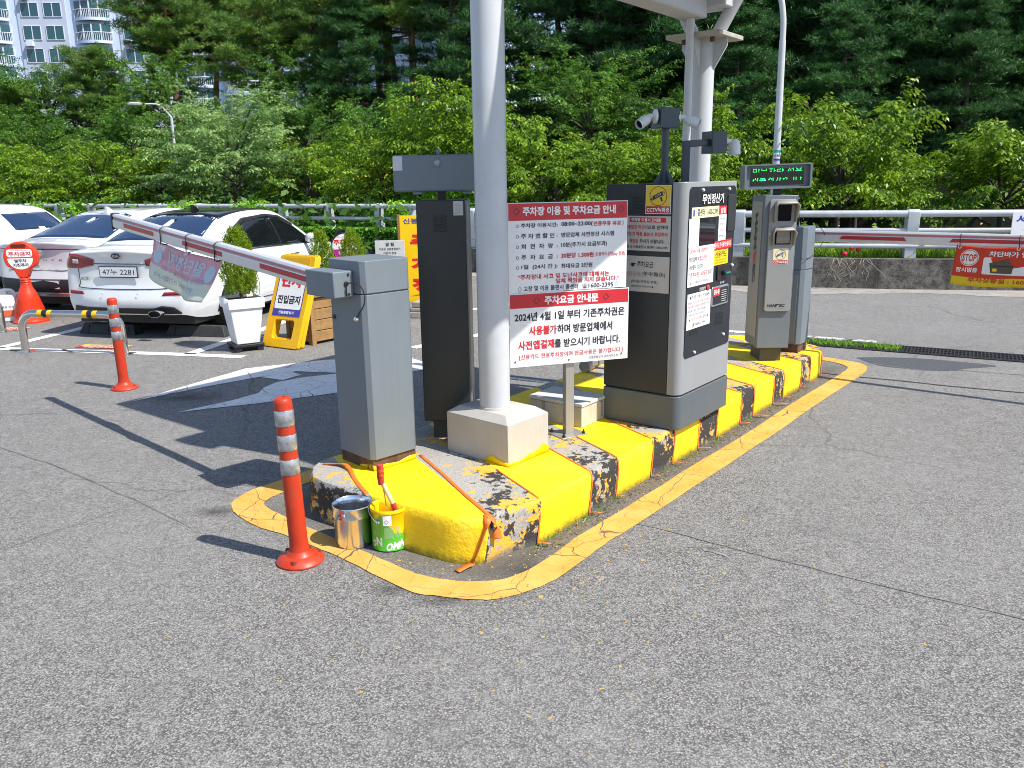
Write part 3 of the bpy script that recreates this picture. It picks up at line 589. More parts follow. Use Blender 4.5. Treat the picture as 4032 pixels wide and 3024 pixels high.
def hood(x0, x1, z0, z1, out, name):
    hb = MB(); yb_ = -.02; prof = [(x0, z0, .25), (x0, z1 - .02, 1.), (x0 + .015, z1, 1.), (x1 - .015, z1, 1.), (x1, z1 - .02, 1.), (x1, z0, .25)]
    A_ = [(x, yb_, z) for x, z, k in prof]; B_ = [(x + (.01 if x > (x0 + x1) / 2 else -.01) * k, yb_ - out * k, z - .02 * k) for x, z, k in prof]
    hb.grid([A_, B_]); return obj(name, hb, silver2, han, solid=.008, smooth=50)
hood(.075, .225, 1.31, 1.465, .075, 'lens_hood'); hood(.075, .222, 1.135, 1.265, .05, 'lamp_hood')
obj('lens_window', MB().prism(rrect(.098, 1.315, .198, 1.435, .008), .02, .024), glassb, han, (0, 0, 0), (R_(90), 0, 0))
lp_ = MB().prism(rrect(.085, 1.138, .205, 1.255, .006), .02, .023); obj('lamp_window', lp_, glassb, han, (0, 0, 0), (R_(90), 0, 0))
ll = MB()
for k in range(15): ll.box(.096, .196, -.029, -.024, 1.148 + k * .0066, 1.1522 + k * .0066)
obj('louvre', ll, plain('louvre grey', (.42, .37, .31), .4), han)
def cctv_sign(parent, x0, y0, x1, y1, loc, rot, pale=False):
    """yellow sticker with camera pictogram above a red caption strip"""
    m = MB(); w, h = x1 - x0, y1 - y0; ys = y0 + h * .27
    rect(m, x0, y0, x1, y1, 0); m.z = .0006; rect(m, x0 + w * .02, ys, x1 - w * .02, y1 - h * .015, 1); rect(m, x0 + w * .02, y0 + h * .02, x1 - w * .02, ys, 2); m.z = .0012
    put_text(m, 'CCTV녹화중', x0 + w * .05, y0 + h * .06, x1 - w * .05, ys - h * .04, 0, .025)
    cx, cy, r = x0 + w * .5, ys + h * .35, w * .34; ring(m, cx, cy, r, w * .02, 3, 32)
    a = R_(25); ca, sa = math.cos(a), math.sin(a); q = lambda px, py: (cx + r * (px * ca - py * sa), cy + r * (px * sa + py * ca), m.z)
    m.cur = 3; m.add([q(-.75, -.12), (q(.55, -.12)), q(.62, .28), q(-.62, .28)], [(0, 1, 2, 3)]); m.add([q(-.8, -.2), q(-.72, .2), q(-.95, .1)], [(0, 1, 2)])
    m.add([q(.1, -.62), q(.28, -.7), q(.32, -.2), q(.12, -.2)], [(0, 1, 2, 3)])
    arc = [(cx + r * (.45 + .28 * math.cos(k * .5)), cy + r * (.22 + .2 * math.sin(k * .5))) for k in range(-4, 5)]
    m.grid([[(x, y, m.z) for x, y in arc], [(x + r * .05, y + r * .05, m.z) for x, y in arc]])
    m.z = .0018; tmp = MB(); put_text(tmp, 'CCTV', -.35, .0, .4, .16, 0, .02); m.cur = 0; m.add([q(x, y) for x, y, z in tmp.v], tmp.f)
    return obj('cctv_sticker', m, [WHT(), flat('cream sticker', hx('e6dcae'), .5) if pale else flat('sticker yellow', hx('d8b832'), .45), flat('sticker red', hx('b02c34'), .45), flat('sticker navy', hx('4a4a80'), .5) if pale else INK()], parent, loc, rot, smooth=0)
cctv_sign(han, .078, .985, .195, 1.108, (0, -.0215, 0), (R_(90), 0, 0), True)
lm = MB(); put_text(lm, 'HAN', .055, .655, .122, .678, 0, .05, .25); put_text(lm, 'EC', .150, .655, .190, .678, 0, .05, .25); lm.cur = 0; lm.add([(.118, .678, 0), (.150, .678, 0), (.152, .671, 0), (.136, .671, 0), (.128, .655, 0), (.122, .655, 0), (.128, .671, 0)], [(0, 1, 2, 3, 4, 5, 6)]); rect(lm, .115, .644, .19, .649, 1)
obj('lettering', lm, [INK(), flat('fine print', (.3, .3, .3))], fp, (0, 0, .0208), (0, 0, 0), smooth=0)
def led_panel(t, x0, x1, z0, z1, y0, dp, front, tilt=0.):
    e_ = obj('display_panel', MB().box(x0, x1, y0, y0 + dp, z0, z1), grey_d, t, bevel=.012, seg=3)
    return e_
dpz = led_panel(han, -.115, .397, 1.548, 1.732, .08, .11, True)
dpz.rotation_euler = (0, R_(-1.3), 0); dpz.location = (.0, 0, .003) ; 
fr = MB(); P = rrect(-.115, 1.548, .397, 1.732, .012); Qi = rrect(-.10, 1.560, .382, 1.722, .010)
k_ = len(P); fr.add([(x, .082, z) for x, z in P] + [(x, .045, z) for x, z in P] + [(x, .045, z) for x, z in Qi] + [(x, .082, z) for x, z in Qi], [(a * k_ + i, a * k_ + (i + 1) % k_, (a + 1) * k_ + (i + 1) % k_, (a + 1) * k_ + i) for a in range(3) for i in range(k_)])
obj('display_rim', fr, grey_d, dpz); obj('display_screen', MB().prism(rrect(-.062, 1.575, .345, 1.70, .004), 0, .003), flat('screen black', (.006, .006, .007), .25), dpz, (0, .0795, 0), (R_(90), 0, 0))
dots = MB(); rng = random.Random(11)
def ledline(txt, x0, x1, z0, z1, cut):
    V, F, sz = glyphs(txt, .0); nx, nz = 64, 15
    tri = []
    for f in F:
        for i in range(1, len(f) - 1): tri.append((V[f[0]], V[f[i]], V[f[i + 1]]))
    T = np.array(tri); a, b, c = T[:, 0], T[:, 1], T[:, 2]
    def inside(p):
        s = lambda p_, q_, r_: (p_[0] - r_[:, 0]) * (q_[:, 1] - r_[:, 1]) - (q_[:, 0] - r_[:, 0]) * (p_[1] - r_[:, 1])
        d1, d2, d3 = s(p, a, b), s(p, b, c), s(p, c, a); return bool((((d1 >= 0) & (d2 >= 0) & (d3 >= 0)) | ((d1 <= 0) & (d2 <= 0) & (d3 <= 0))).any())
    dx, dz_ = (x1 - x0) / nx, (z1 - z0) / nz
    for i in range(nx):
        for j in range(nz):
            if cut[0] <= j < cut[1] and inside(((i + .5) / nx, (j + .5) / nz)):
                dots.cur = 1 if rng.random() < .22 else 0
                x, z = x0 + i * dx, z0 + j * dz_; dots.add([(x, z, 0), (x + dx * .85, z, 0), (x + dx * .85, z + dz_ * .85, 0), (x, z + dz_ * .85, 0)], [(0, 1, 2, 3)])
ledline('방문차량 전용', -.045, .33, 1.640, 1.715, (7, 12)); ledline('신봉 상가입니다', -.045, .33, 1.575, 1.66, (6, 10))
obj('display_dots', dots, [flat('led green', (.02, 1, .12), .5, 0, .9), flat('led cyan', (.1, .9, .9), .5, 0, .8)], dpz, (0, .0755, 0), (R_(90), 0, 0), smooth=0)

kb = thing('display_kiosk', 'slim dark kiosk seen from behind, with blank back of its display above', 'kiosk', (-.500, 4.455, 0), 0)
kiosk_base(kb, .262, .335, .325, 1.548, grey_k)
obj('panel_edge', MB().box(.262, .275, .02, .33, .33, 1.545), silver, kb, bevel=.002)
for k in range(5): obj('vent_slot', MB().box(.090, .163, -.007, 0, 1.385 + k * .0185, 1.393 + k * .0185), grey_k, kb, bevel=.003)
nm_ = MB(); rect(nm_, 0, 0, .052, .074, 0); nm_.z = .0006
for k in range(7): rect(nm_, .005, .008 + k * .0085, .046 if k % 2 else .034, .010 + k * .0085, 1)
obj('rating_label', nm_, [flat('label paper', (.5, .5, .48), .5), flat('fine print', (.3, .3, .3))], kb, (.200, -.0012, 1.468), (R_(90), 0, 0), smooth=0)
db = led_panel(kb, -.120, .395, 1.592, 1.784, .05, .11, False)
obj('panel_sticker', MB().box(-.118, -.068, .0475, .0492, 1.704, 1.778), plain('pale sticker', (.52, .55, .58), .5), db)
obj('cable_gland', MB().lathe([(.017, 0), (.017, .008), (.009, .012)], 18, Matrix.Translation((.118, .0495, 1.742)) @ Matrix.Rotation(R_(90), 4, 'X')), flat('gland grey', (.3, .3, .31), .35, .6), db)
obj('eye_bolt', MB().lathe([(.008, 0), (.012, .012), (.009, .026), (.003, .032)], 14, Matrix.Translation((.122, .09, 1.784))), grey_d, db)
for x in (-.02, .25): obj('hinge', MB().box(x, x + .05, .06, .10, 1.578, 1.592), grey_d, db, bevel=.003)

# ------------------------------------------------------------------ payment machine
pm_ = thing('payment_machine', 'tall dark unmanned payment machine with silver front covered in notices', 'payment machine', I(1.300, -.052, 0), TH)
WK, DK = .692, .505
obj('cabinet', MB().box(.004, WK - .002, .081, DK, .421, 1.615), grey_k, pm_, bevel=.004)
def roundfront(w, d, r, n=7): return [(r + r * math.cos(R_(180 + 90 * k / n)), r + r * math.sin(R_(180 + 90 * k / n))) for k in range(n + 1)] + [(w - .008, 0), (w, .008), (w, d), (0, d)]
sv = obj('front_housing', MB().prism(roundfront(WK, .078, .048), .421, 1.624), silver, pm_, bevel=.004)
obj('base', MB().prism(roundfront(WK + .006, DK, .05), .214, .413), plain('base slate', hx('585f64'), .42, var=.05, dirt=.12), pm_, (-.003, -.003, 0), bevel=.004)
obj('base_gap', MB().box(.012, WK - .012, .012, DK - .01, .41, .424), blackp, pm_)
navy = plain('dark navy acrylic', hx('23272e'), .22, var=.10, scale=6)
fpz = obj('front_panel', MB().prism(rrect(.045, .632, .672, 1.597, .03), 0, .004), navy, pm_, (0, 0, 0), (R_(90), 0, 0), bevel=.001)
ap = (0, 0, .0055)
def panel_sheet(name, x0, y0, x1, y1, mat, draw=None, mats=(), z=.0046, tilt=0., label=None):
    m = MB(); rect(m, x0, y0, x1, y1, 0); m.z = .0008
    if draw: draw(m, x0, y0, x1 - x0, y1 - y0)
    o = obj(name, m, [mat, *mats], fpz, (0, 0, z), (0, 0, tilt), smooth=0)
    if label: o['label'] = label
    return o
paper = flat('white paper', (.82, .82, .82), .55)
def lines(m, x0, y0, w, h, L):
    for txt, a, b, c, d, mt, bd in L: put_text(m, txt, x0 + w * a, y0 + h * b, x0 + w * c, y0 + h * d, mt, bd)
mm = (INK(), RED(), BLU(), WHT())
panel_sheet('title_plate', .185, 1.492, .505, 1.562, flat('screen black', (.006, .006, .007), .25), lambda m, x, y, w, h: lines(m, x, y, w, h, [('무인정산기', .06, .12, .96, .92, 1, .02)]), (WHT(),))
panel_sheet('call_centre_sticker', .075, 1.425, .435, 1.485, flat('cream sticker', hx('e6dcae'), .5), lambda m, x, y, w, h: (lines(m, x, y, w, h, [('콜센터 : 1600-2395', .2, .2, .96, .85, 1, .01)]), rect(m, x + w * .05, y + h * .2, x + w * .1, y + h * .8, 2)), (INK(), BLU()))
scr = obj('screen', MB().prism(rrect(.165, 1.255, .388, 1.425, .004), .0045, .0065), flat('screen glass', (.012, .014, .018), .04), fpz)
panel_sheet('blank_paper', .043, 1.265, .172, 1.425, paper, None, (), .0072)
panel_sheet('red_title_notice', .438, 1.27, .545, 1.482, paper, lambda m, x, y, w, h: (rect(m, x, y + h * .77, x + w, y + h, 1), setattr(m, 'z', .0014), lines(m, x, y, w, h, [('알림', .2, .80, .8, .96, 2, .02), ('주차요금', .1, .62, .8, .69, 3, 0), ('차액은', .1, .47, .7, .54, 1, 0), ('신용카드로', .1, .31, .85, .38, 1, 0), ('결제바랍니다', .1, .15, .9, .22, 3, 0)])), (RED(), WHT(), INK()))
panel_sheet('date_notice', .045, 1.045, .385, 1.268, paper, lambda m, x, y, w, h: lines(m, x, y, w, h, [('2024년 4월 1일부터', .06, .84, .72, .95, 2, .012), ('방문업체 의', .04, .63, .40, .75, 1, .012), ('앱으로만', .43, .63, .70, .75, 2, .012), ('사용할수 있으며', .04, .43, .55, .55, 1, .012), ('기존 주차권은 사용금지', .04, .23, .74, .36, 2, .012), ('입니다.', .77, .23, .97, .36, 1, .012), ('신봉종합상가 관리사무실', .28, .06, .80, .13, 1, .0)]), (INK(), RED()), .0078)
panel_sheet('card_only_strip', .382, 1.222, .655, 1.275, flat('strip red', hx('d02028'), .45), lambda m, x, y, w, h: lines(m, x, y, w, h, [('신용카드 만 사용가능 합니다.', .04, .2, .97, .82, 1, .02)]), (WHT(),), .0062, R_(.8))
panel_sheet('yellow_card_sticker', .392, 1.138, .592, 1.226, YEL(), lambda m, x, y, w, h: lines(m, x, y, w, h, [('신용카드', .07, .48, .9, .92, 1, .01), ('카드를 끝까지 넣어주세요', .1, .27, .9, .38, 2, 0), ('결제후 카드를 빼주세요', .1, .10, .9, .2, 2, 0)]), (INK(), RED()), .0054)
cr_ = obj('card_slot', MB().box(.44, .602, 1.045, 1.132, .0045, .012), blackp, fpz, bevel=.003)
obj('card_mouth', MB().box(.495, .57, 1.075, 1.10, .012, .035), blackp, cr_, bevel=.005); obj('slot_lip', MB().box(.505, .565, 1.083, 1.092, .035, .04), flat('teal led lip', (.02, .25, .22), .3), cr_)
panel_sheet('slot_caption', .49, 1.018, .56, 1.036, flat('screen black', (.006, .006, .007), .25), lambda m, x, y, w, h: lines(m, x, y, w, h, [('영수증', .05, .1, .95, .9, 1, .0)]), (WHT(),))
rc = obj('receipt_slot', MB().prism(rrect(.372, .893, .607, 1.012, .012), .0045, .014), plain('satin steel', (.40, .41, .42), .3, metal=.6), fpz, bevel=.003)
obj('receipt_tray', MB().prism(rrect(.382, .905, .597, 1.0, .008), .014, .0155), navy, rc)
m = MB(); rect(m, .375, .955, .475, 1.005, 0); m.z = .001; put_text(m, '영수증', .385, .965, .465, .996, 1, .02); obj('receipt_sticker', m, [flat('strip red', hx('d02028')), WHT()], rc, (0, 0, .017), smooth=0)
for k in range(6): obj('tray_rib', MB().box(.495, .565, .915 + k * .013, .917 + k * .013, .0155, .02), flat('rib white', (.5, .5, .5)), rc)
obj('call_button', MB().lathe([(.017, 0), (.017, .006), (.012, .01)], 20, Matrix.Translation((.322, 1.018, .0045))), flat('button red', hx('b8402c'), .35), fpz)
panel_sheet('button_caption', .21, 1.003, .295, 1.032, flat('screen black', (.006, .006, .007), .25), lambda m, x, y, w, h: lines(m, x, y, w, h, [('영수증발행', .02, .15, .98, .9, 1, .0)]), (WHT(),))
panel_sheet('usage_notice', .058, .798, .368, 1.004, paper, lambda m, x, y, w, h: lines(m, x, y, w, h, [('●주차장 이용시 안내문●', .1, .84, .9, .94, 1, .0), ('차량번호 미 인식으로 인하여, 주차권 투입시', .02, .70, .98, .78, 2, .0), ('인쇄 시에는 차량을 후진하여 재진입 하시기', .02, .59, .98, .67, 2, .0), ('바라오며, 그래도 투입이 안될시에는', .02, .47, .80, .55, 1, .0), ('콜 센터로 문의 하시기 바랍니다.', .02, .36, .78, .44, 1, .0), ('◆고장 및 이용 불편시 콜센터◆', .08, .22, .92, .31, 2, .0), ('☎1600-2395', .22, .06, .78, .16, 1, .01)]), (INK(), RED()), .0062)
for bx_, by_, nc in ((.452, .772, 4), (.10, .76, 4)):
    gm = MB()
    for i in range(3):
        for j in range(8 if bx_ > .3 else 3): gm.box(bx_ + i * .040, bx_ + .030 + i * .040, by_ + j * .0095, by_ + .005 + j * .0095, .0042, .0050)
    obj('speaker_grille', gm, flat('grille black', (.003, .003, .003), .6), fpz)
obj('flap_cover', MB().box(.553, .668, 1.33, 1.545, .0045, .012), plain('smoked cover', hx('2b2e30'), .35), fpz, bevel=.004)
for x, y in ((.20, 1.578), (.56, 1.578), (.17, .655), (.575, .70), (.085, 1.07), (.655, 1.12)): obj('panel_screw', MB().lathe([(.009, 0), (.009, .008), (.006, .012)], 12, Matrix.Translation((x, y, .0045))), plain('nylon cap', (.7, .7, .7), .4), fpz)
# notices on the side that faces the camera
rs = (R_(90), 0, R_(-90)); sx = lambda v: -v          # panel x = -v
cctv_sign(pm_, -.245, 1.452, -.088, 1.608, (.0022, 0, 0), rs)
def side_sheet(name, v0, v1, z0, z1, mat, L, mats=(), extra=None):
    m = MB(); v0 += .052; v1 += .052; rect(m, -v1, z0, -v0, z1, 0); m.z = .0007
    if extra: extra(m)
    m.z = .0014; lines(m, -v1, z0, v1 - v0, z1 - z0, L); return obj(name, m, [mat, *mats], pm_, (.0022, 0, 0), rs, smooth=0)
side_sheet('usage_sign', .033, .333, 1.245, 1.44, plain('brushed plate', hx('b9b4ac'), .4, var=.04), [('주차장 이용시 안내문', .17, .84, .80, .94, 3, .02), ('차량번호 미 인식', .05, .62, .52, .74, 2, .02), ('으로 인하여', .53, .62, .94, .74, 1, .02), ('차단기 작동 불능시 후진하여', .05, .42, .94, .54, 2, .02), ('재진입', .14, .22, .32, .34, 2, .02), ('하시기 바랍니다.', .36, .22, .88, .34, 1, .02), ('고장 및 이용불편시 콜센타 1600-2395', .03, .07, .95, .15, 1, .012)], (INK(), RED(), WHT()), lambda m: rect(m, -.345, 1.405, -.115, 1.432, 2))
side_sheet('fee_sign', .033, .333, 1.010, 1.215, plain('brushed plate', hx('b9b4ac'), .4, var=.04), [('☛ 주차요금', .18, .68, .66, .86, 1, .006), ('연중무휴', .05, .42, .40, .56, 2, .006), ('(年中無休)', .42, .42, .92, .58, 1, .0), ('[토/일/국경일 포함]', .2, .24, .76, .33, 1, .006), ('◆신봉종합상가 관리사무소◆', .2, .12, .68, .18, 1, .0)], (INK(), flat('faded red', hx('b98c84'), .5)))
for k in range(5): obj('side_vent', MB().box(-.003, .004, .253, .330, 1.468 + k * .0185, 1.476 + k * .0185), grey_k, pm_, bevel=.002)

# camera masts on top of the payment machine
slate = plain('mast slate blue', hx('3c4650'), .4, var=.05)
camw = plain('camera white', (.62, .64, .66), .35, var=.08, scale=20, dirt=.25)
def sec_camera(parent, jx, jy, jz, base_dir, elbow, body_dir, L=.08, r=.027):
    """round foot plate on the box side, a jointed arm and a bullet body"""
    J = Vector((jx, jy, jz)); bd = Vector(base_dir).normalized(); E_ = Vector(elbow); d = Vector(body_dir).normalized()
    c = obj('security_camera', MB().tube([J, J + bd * .012, J + bd * .02], [.040, .040, .024], 24), camw, parent)
    obj('joint_arm', MB().tube(smoothpath([J + bd * .02, J + bd * .045, E_], 4), .015, 14), camw, c)
    obj('camera_body', MB().tube([E_ - d * .02, E_ - d * .0, E_ + d * L * .75, E_ + d * L], [r * .55, r, r, r * 1.02], 24), camw, c)
    obj('camera_lens', MB().tube([E_ + d * (L - .002), E_ + d * (L + .003)], r * .82, 24), glassb, c)
    obj('sun_shield', MB().tube([E_ + d * .01, E_ + d * (L + .012)], [r * 1.08, r * 1.08], 24, caps=False), camw, c)
def mast_loc(u, v): return I(u, v, 1.616)
ms = thing('camera_mast', 'upright slate camera mast on payment machine carrying two white bullet cameras', 'camera mast', mast_loc(1.53, .2), 0)
obj('post', MB().tube([(0, 0, 0), (0, 0, .32)], .021, 20), slate, ms)
for a in (20, 110, 200, 290): obj('foot_gusset', MB().prism([(.018, 0), (.075, 0), (.02, .075)], -.003, .003), slate, ms, (0, 0, 0), (R_(90), 0, R_(a)))
obj('junction_box', MB().box(-.062, .062, -.05, .06, .305, .415), slate, ms, (0, 0, 0), (0, 0, R_(20)), bevel=.004)
sec_camera(ms, .062, .01, .365, (1, .15, 0), (.125, .012, .352), (.85, -.35, -.35), .06)
sec_camera(ms, -.06, -.03, .37, (-1, -.1, 0), (-.115, -.045, .355), (-.72, -.45, -.45), .06)
ms2 = thing('camera_mast', 'bent slate camera mast on payment machine with one white camera pointing down', 'camera mast', mast_loc(1.797, .2), 0)
obj('post', MB().box(-.022, .022, -.022, .022, 0, .245), slate, ms2, bevel=.004)
obj('arm', MB().box(.0225, .165, -.02, .02, .205, .245), slate, ms2, (0, 0, 0), (0, R_(-4), R_(24)), bevel=.004)
obj('junction_box', MB().box(.155, .265, -.05, .06, .17, .30), slate, ms2, (0, 0, 0), (0, 0, R_(24)), bevel=.004)
sec_camera(ms2, .245, .115, .245, (.95, .35, 0), (.325, .135, .235), (.06, .0, -1), .06, .033)

# ------------------------------------------------------------------ notice board on its post
nb = thing('notice_board', 'white and red Korean parking fee board on a square steel post', 'notice board', (.330, 4.522, 0), math.atan2(.309, .951))
X0, X1 = -.362, .340     # along the board
pan = plain('sign panel white', (.80, .80, .81), .35, var=.02)
def board(name, x0, x1, z0, z1, y, band, L, diam):
    b_ = obj(name, MB().box(x0, x1, y, y + .006, z0, z1), pan, nb, bevel=.001)
    m = MB(); w, h = x1 - x0, z1 - z0; rect(m, x0 + .004, z1 - h * band, x1 - .004, z1 - .004, 2); m.z = .0008; lines(m, x0, z0, w, h, L)
    for cx, cy, rx, ry, wd, mt in diam: diamond(m, x0 + w * cx, z0 + h * cy, rx, ry, wd, mt)
    obj('lettering', m, [INK(), flat('sign red', hx('c22632'), .4), flat('sign red', hx('c22632'), .4), WHT(), flat('sign navy', hx('1e2238'), .5)], b_, (0, y - .0012, 0), (R_(90), 0, 0), smooth=0); return b_
ub = board('rules_panel', X0, X1 - .004, 1.052, 1.530, -.012, .195, [
    ('주차장 이용 및 주차요금 안내', .12, .855, .895, .955, 3, .035),
    ('주차장 이용시간:', .105, .725, .405, .775, 4, .02), ('08:00~22:00(', .435, .718, .70, .778, 4, .025), ('연중무휴 유료', .705, .722, .945, .775, 1, .025), (')', .955, .715, .965, .78, 4, .01),
    ('주 차 앱 할 인 :', .105, .605, .405, .66, 4, .02), ('방문업체 사전정산 시스템', .435, .605, .885, .66, 4, .02),
    ('회  전  차  량  :', .105, .49, .405, .545, 4, .02), ('10분(추가시 요금부과)', .435, .485, .825, .55, 4, .02),
    ('주  차  요  금  :', .105, .37, .405, .425, 4, .02), ('30분당 1.500원', .435, .37, .71, .43, 1, .03), ('(신용카드.삼성pay 전용)', .72, .37, .985, .425, 1, .012),
    ('1일  (24시 간 ):', .105, .255, .405, .315, 4, .02), ('최대요금 2만원', .435, .255, .70, .31, 4, .02),
    ('*주차장내 사고 및 도난사고에 대해서는', .075, .145, .85, .205, 1, .022), ('일체 책임을 지지 않습니다.*', .39, .085, .935, .142, 1, .022),
    ('고장 및 이용 불편시 콜센터', .12, .012, .58, .072, 4, .014), ('☎', .612, .012, .66, .068, 4, .0), ('1600-2395', .67, .015, .885, .068, 4, .008)],
    [(.07, .905, .020, .020, .22, 4), (.942, .905, .020, .020, .22, 4), (.09, .04, .011, .017, .16, 4), (.912, .045, .011, .017, .16, 4)])
mo = MB()
for cy in (.745, .63, .515, .395, .283): ring(mo, X0 + (X1 - .004 - X0) * .075, 1.052 + .478 * cy, .0085, .0022, 0, 20)
obj('bullet_ring', mo, [flat('sign navy', hx('1e2238'), .5)], ub, (0, -.0136, 0), (R_(90), 0, 0), smooth=0)
lbz = board('fee_panel', X0, X1 + .010, .640, 1.048, -.020, .195, [
    ('주차요금 안내문', .285, .835, .735, .955, 3, .035),
    ('2024년 4월 1일 부터 기존주차권은', .04, .625, .965, .745, 0, .022), ('사용불가', .155, .43, .385, .555, 1, .03), ('하며 방문업체에서', .39, .43, .86, .555, 0, .022),
    ('사전앱결재', .065, .235, .365, .36, 1, .03), ('를 받으시기 바랍니다.', .368, .235, .93, .355, 0, .022), ('[신용카드 전용주차장이며 현금사용은 불가합니다.]', .075, .095, .955, .175, 1, .008), ('신봉종합상가 관리사무소장', .66, .038, .915, .08, 0, .006)],
    [(.22, .895, .020, .020, .22, 4), (.80, .895, .020, .020, .22, 4)])
for x, z in ((X0 + .03, .672), (-.015, .66), (X1 - .03, .672)): obj('rivet', MB().lathe([(.006, 0), (.004, .004)], 12, Matrix.Translation((x, -.0205, z)) @ Matrix.Rotation(R_(90), 4, 'X')), flat('rivet grey', (.2, .2, .2), .4, .8), lbz)
steel = plain('stainless post', (.42, .40, .37), .38, metal=.55, var=.06)
obj('post', MB().box(-.026, .026, -.004, .046, .215, 1.50), steel, nb, bevel=.003)
bp = obj('foot_plate', MB().box(-.09, .09, -.06, .10, .2105, .2165), steel, nb, (0, 0, 0), (0, 0, R_(14)), bevel=.001)
for x, y in ((-.07, -.04), (.07, -.04), (-.07, .08), (.07, .08)): obj('anchor_bolt', MB().lathe([(.010, 0), (.010, .010), (.005, .0105), (.005, .024)], 8, Matrix.Translation((x, y, .2165))), flat('anchor brown', (.05, .035, .03), .6, .5), bp)

# low steel junction box behind the post
jb = thing('junction_box', 'low cream steel box with blue film print behind the sign post', 'box', I(1.045, .44, .21), TH)
cream = plain('cream steel', (.52, .49, .42), .45, var=.05, dirt=.18)
obj('box_body', MB().box(0, .262, .004, .385, 0, .122), cream, jb, bevel=.002); lidj = obj('box_lid', MB().box(-.006, .268, -.002, .391, .126, .146), plain('box lid', (.60, .60, .60), .35, var=.04, dirt=.15), jb, bevel=.002)
obj('lid_gap', MB().box(.003, .258, .008, .381, .12, .128), blackp, jb)
m = MB(); put_text(m, 'posco', -.30, .035, -.27, .125, 0, .0, 0, True); obj('film_print', m, [flat('film blue', hx('5a6c8a'), .5)], jb, (-.0012, 0, 0), (R_(90), 0, R_(-90)), smooth=0)
m = MB(); put_text(m, 'posco', .205, .02, .24, .118, 0, .0, 0, True); put_text(m, 'posco', .08, .03, .11, .12, 1, .0, 0, True); obj('film_print', m, [flat('film blue', hx('5a6c8a'), .5), flat('film pale', hx('c3bda8'), .5)], jb, (0, .0028, 0), (R_(90), 0, 0), smooth=0)
obj('scrap_bracket', MB().box(-.09, -.0, .25, .29, .01, .045), steel, jb, (0, 0, 0), (0, 0, .25), bevel=.002)

# small dented tin with tape half hidden behind the payment machine
tn = thing('metal_tin', 'small grey tin with loose orange tape lying at the island edge behind the payment machine', 'tin', (.60, 6.16, .255), R_(60))
obj('tin_body', MB().tube([(-.09, 0, 0), (.09, 0, 0)], .045, 24), plain('tin grey', (.35, .35, .36), .3, metal=.7), tn); obj('tin_rim', MB().lathe([(.046, 0), (.049, .003), (.049, .01), (.046, .013)], 24, Matrix.Translation((.078, 0, 0)) @ Matrix.Rotation(R_(90), 4, 'Y'), False, False), plain('rim yellow', hx('d8a030'), .5), tn)
obj('tape_end', MB().ribbon([(-.05, -.06), (.02, .0), (.1, .05)], .03, .047), tape_m, tn, solid=.001)
# ------------------------------------------------------------------ bollards, pails and brush by the front of the island
orange = plain('orange polyurethane', hx('b4351a'), .42, var=.10, scale=12, dirt=.25)
t = NT('scuffed reflective band'); co = t.co(); nz = t.noise(40, 6, .7); t.set(col=t.mix(t.step(t.noise(22, 7, .75), .60, .63), t.mix(t.step(nz, .3, .7), (.26, .27, .28), (.50, .51, .53)), hx('b04028')), rough=.25, metal=.6)
t.bump(t.noise(60, 3, .6), .3, .002); refl = t.m
def bollard(label, loc, tilt, rz):
    b = thing('traffic_bollard', label, 'bollard', loc, 0, 'orange lane bollards'); r = .0405
    body = obj('tube', MB().lathe([(.052, .035), (.047, .05), (r + .002, .07), (r, .10), (r - .001, .5), (r - .0015, .735), (r - .004, .75), (r - .012, .758), (.012, .759), (.011, .752)], 36), orange, b, (0, 0, 0), tilt, smooth=50)
    for z0, z1 in ((.635, .705), (.525, .595), (.415, .485)): obj('reflective_band', MB().lathe([(r + .0005, z0), (r + .0012, z0 + .001), (r + .0012, z1 - .001), (r + .0005, z1)], 36, cap0=False, cap1=False), refl, body, smooth=50)
    bs = obj('base', MB().lathe([(.106, 0), (.106, .006), (.100, .014), (.085, .026), (.070, .033), (.064, .034), (.056, .042), (.048, .055)], 40, cap1=False), orange, b, smooth=30)
    for k in range(3):
        a = rz + 2 * math.pi * k / 3; obj('bolt_recess', MB().tube([(.083 * math.cos(a), .083 * math.sin(a), .018), (.080 * math.cos(a), .080 * math.sin(a), .030)], [.013, .013], 16), plain('recess dark red', (.16, .035, .02), .6), bs)
    return b
bollard('orange bollard standing in front of island next to the silver pail', (-.962, 3.375, .003), (R_(0), R_(-1.6), 0), R_(-95))
bollard('orange bollard standing alone on asphalt behind, near the parked white sedan', (-3.235, 6.62, .003), (R_(1), R_(-.4), 0), R_(-125))

t = NT('tinplate'); t.set(col=t.mix(t.step(t.noise(8, 5, .6), .35, .7), (.60, .63, .68), (.76, .79, .84)), metal=1., rough=t.math('MULTIPLY_ADD', t.noise(20, 4), .14, .13)); tin = t.m
pail = thing('metal_pail', 'empty shiny tinplate pail with wire handle left of the paint can', 'pail', (-.752, 3.555, .004))
rr = .088
obj('shell', MB().lathe([(.0, .004), (rr - .006, .004), (rr - .005, 0), (rr - .003, .004), (rr, .02), (rr + .001, .140), (rr + .0030, .1425), (rr + .0035, .145), (rr + .0030, .1475), (rr + .003, .19), (rr + .0050, .192), (rr + .0055, .195), (rr + .004, .198), (rr + .002, .196), (rr + .001, .16), (rr - .002, .13), (rr - .002, .006), (0, .006)], 56, cap0=False, cap1=False), tin, pail, smooth=50)
def ear(par, a, r, z, m): obj('handle_ear', MB().lathe([(.011, 0), (.011, .003), (.007, .008), (.0, .009)], 16, Matrix.Translation((r * math.cos(a), r * math.sin(a), z)) @ Matrix.Rotation(a, 4, 'Z') @ Matrix.Rotation(R_(90), 4, 'Y'), cap1=False), m, par)
a1 = R_(-105)
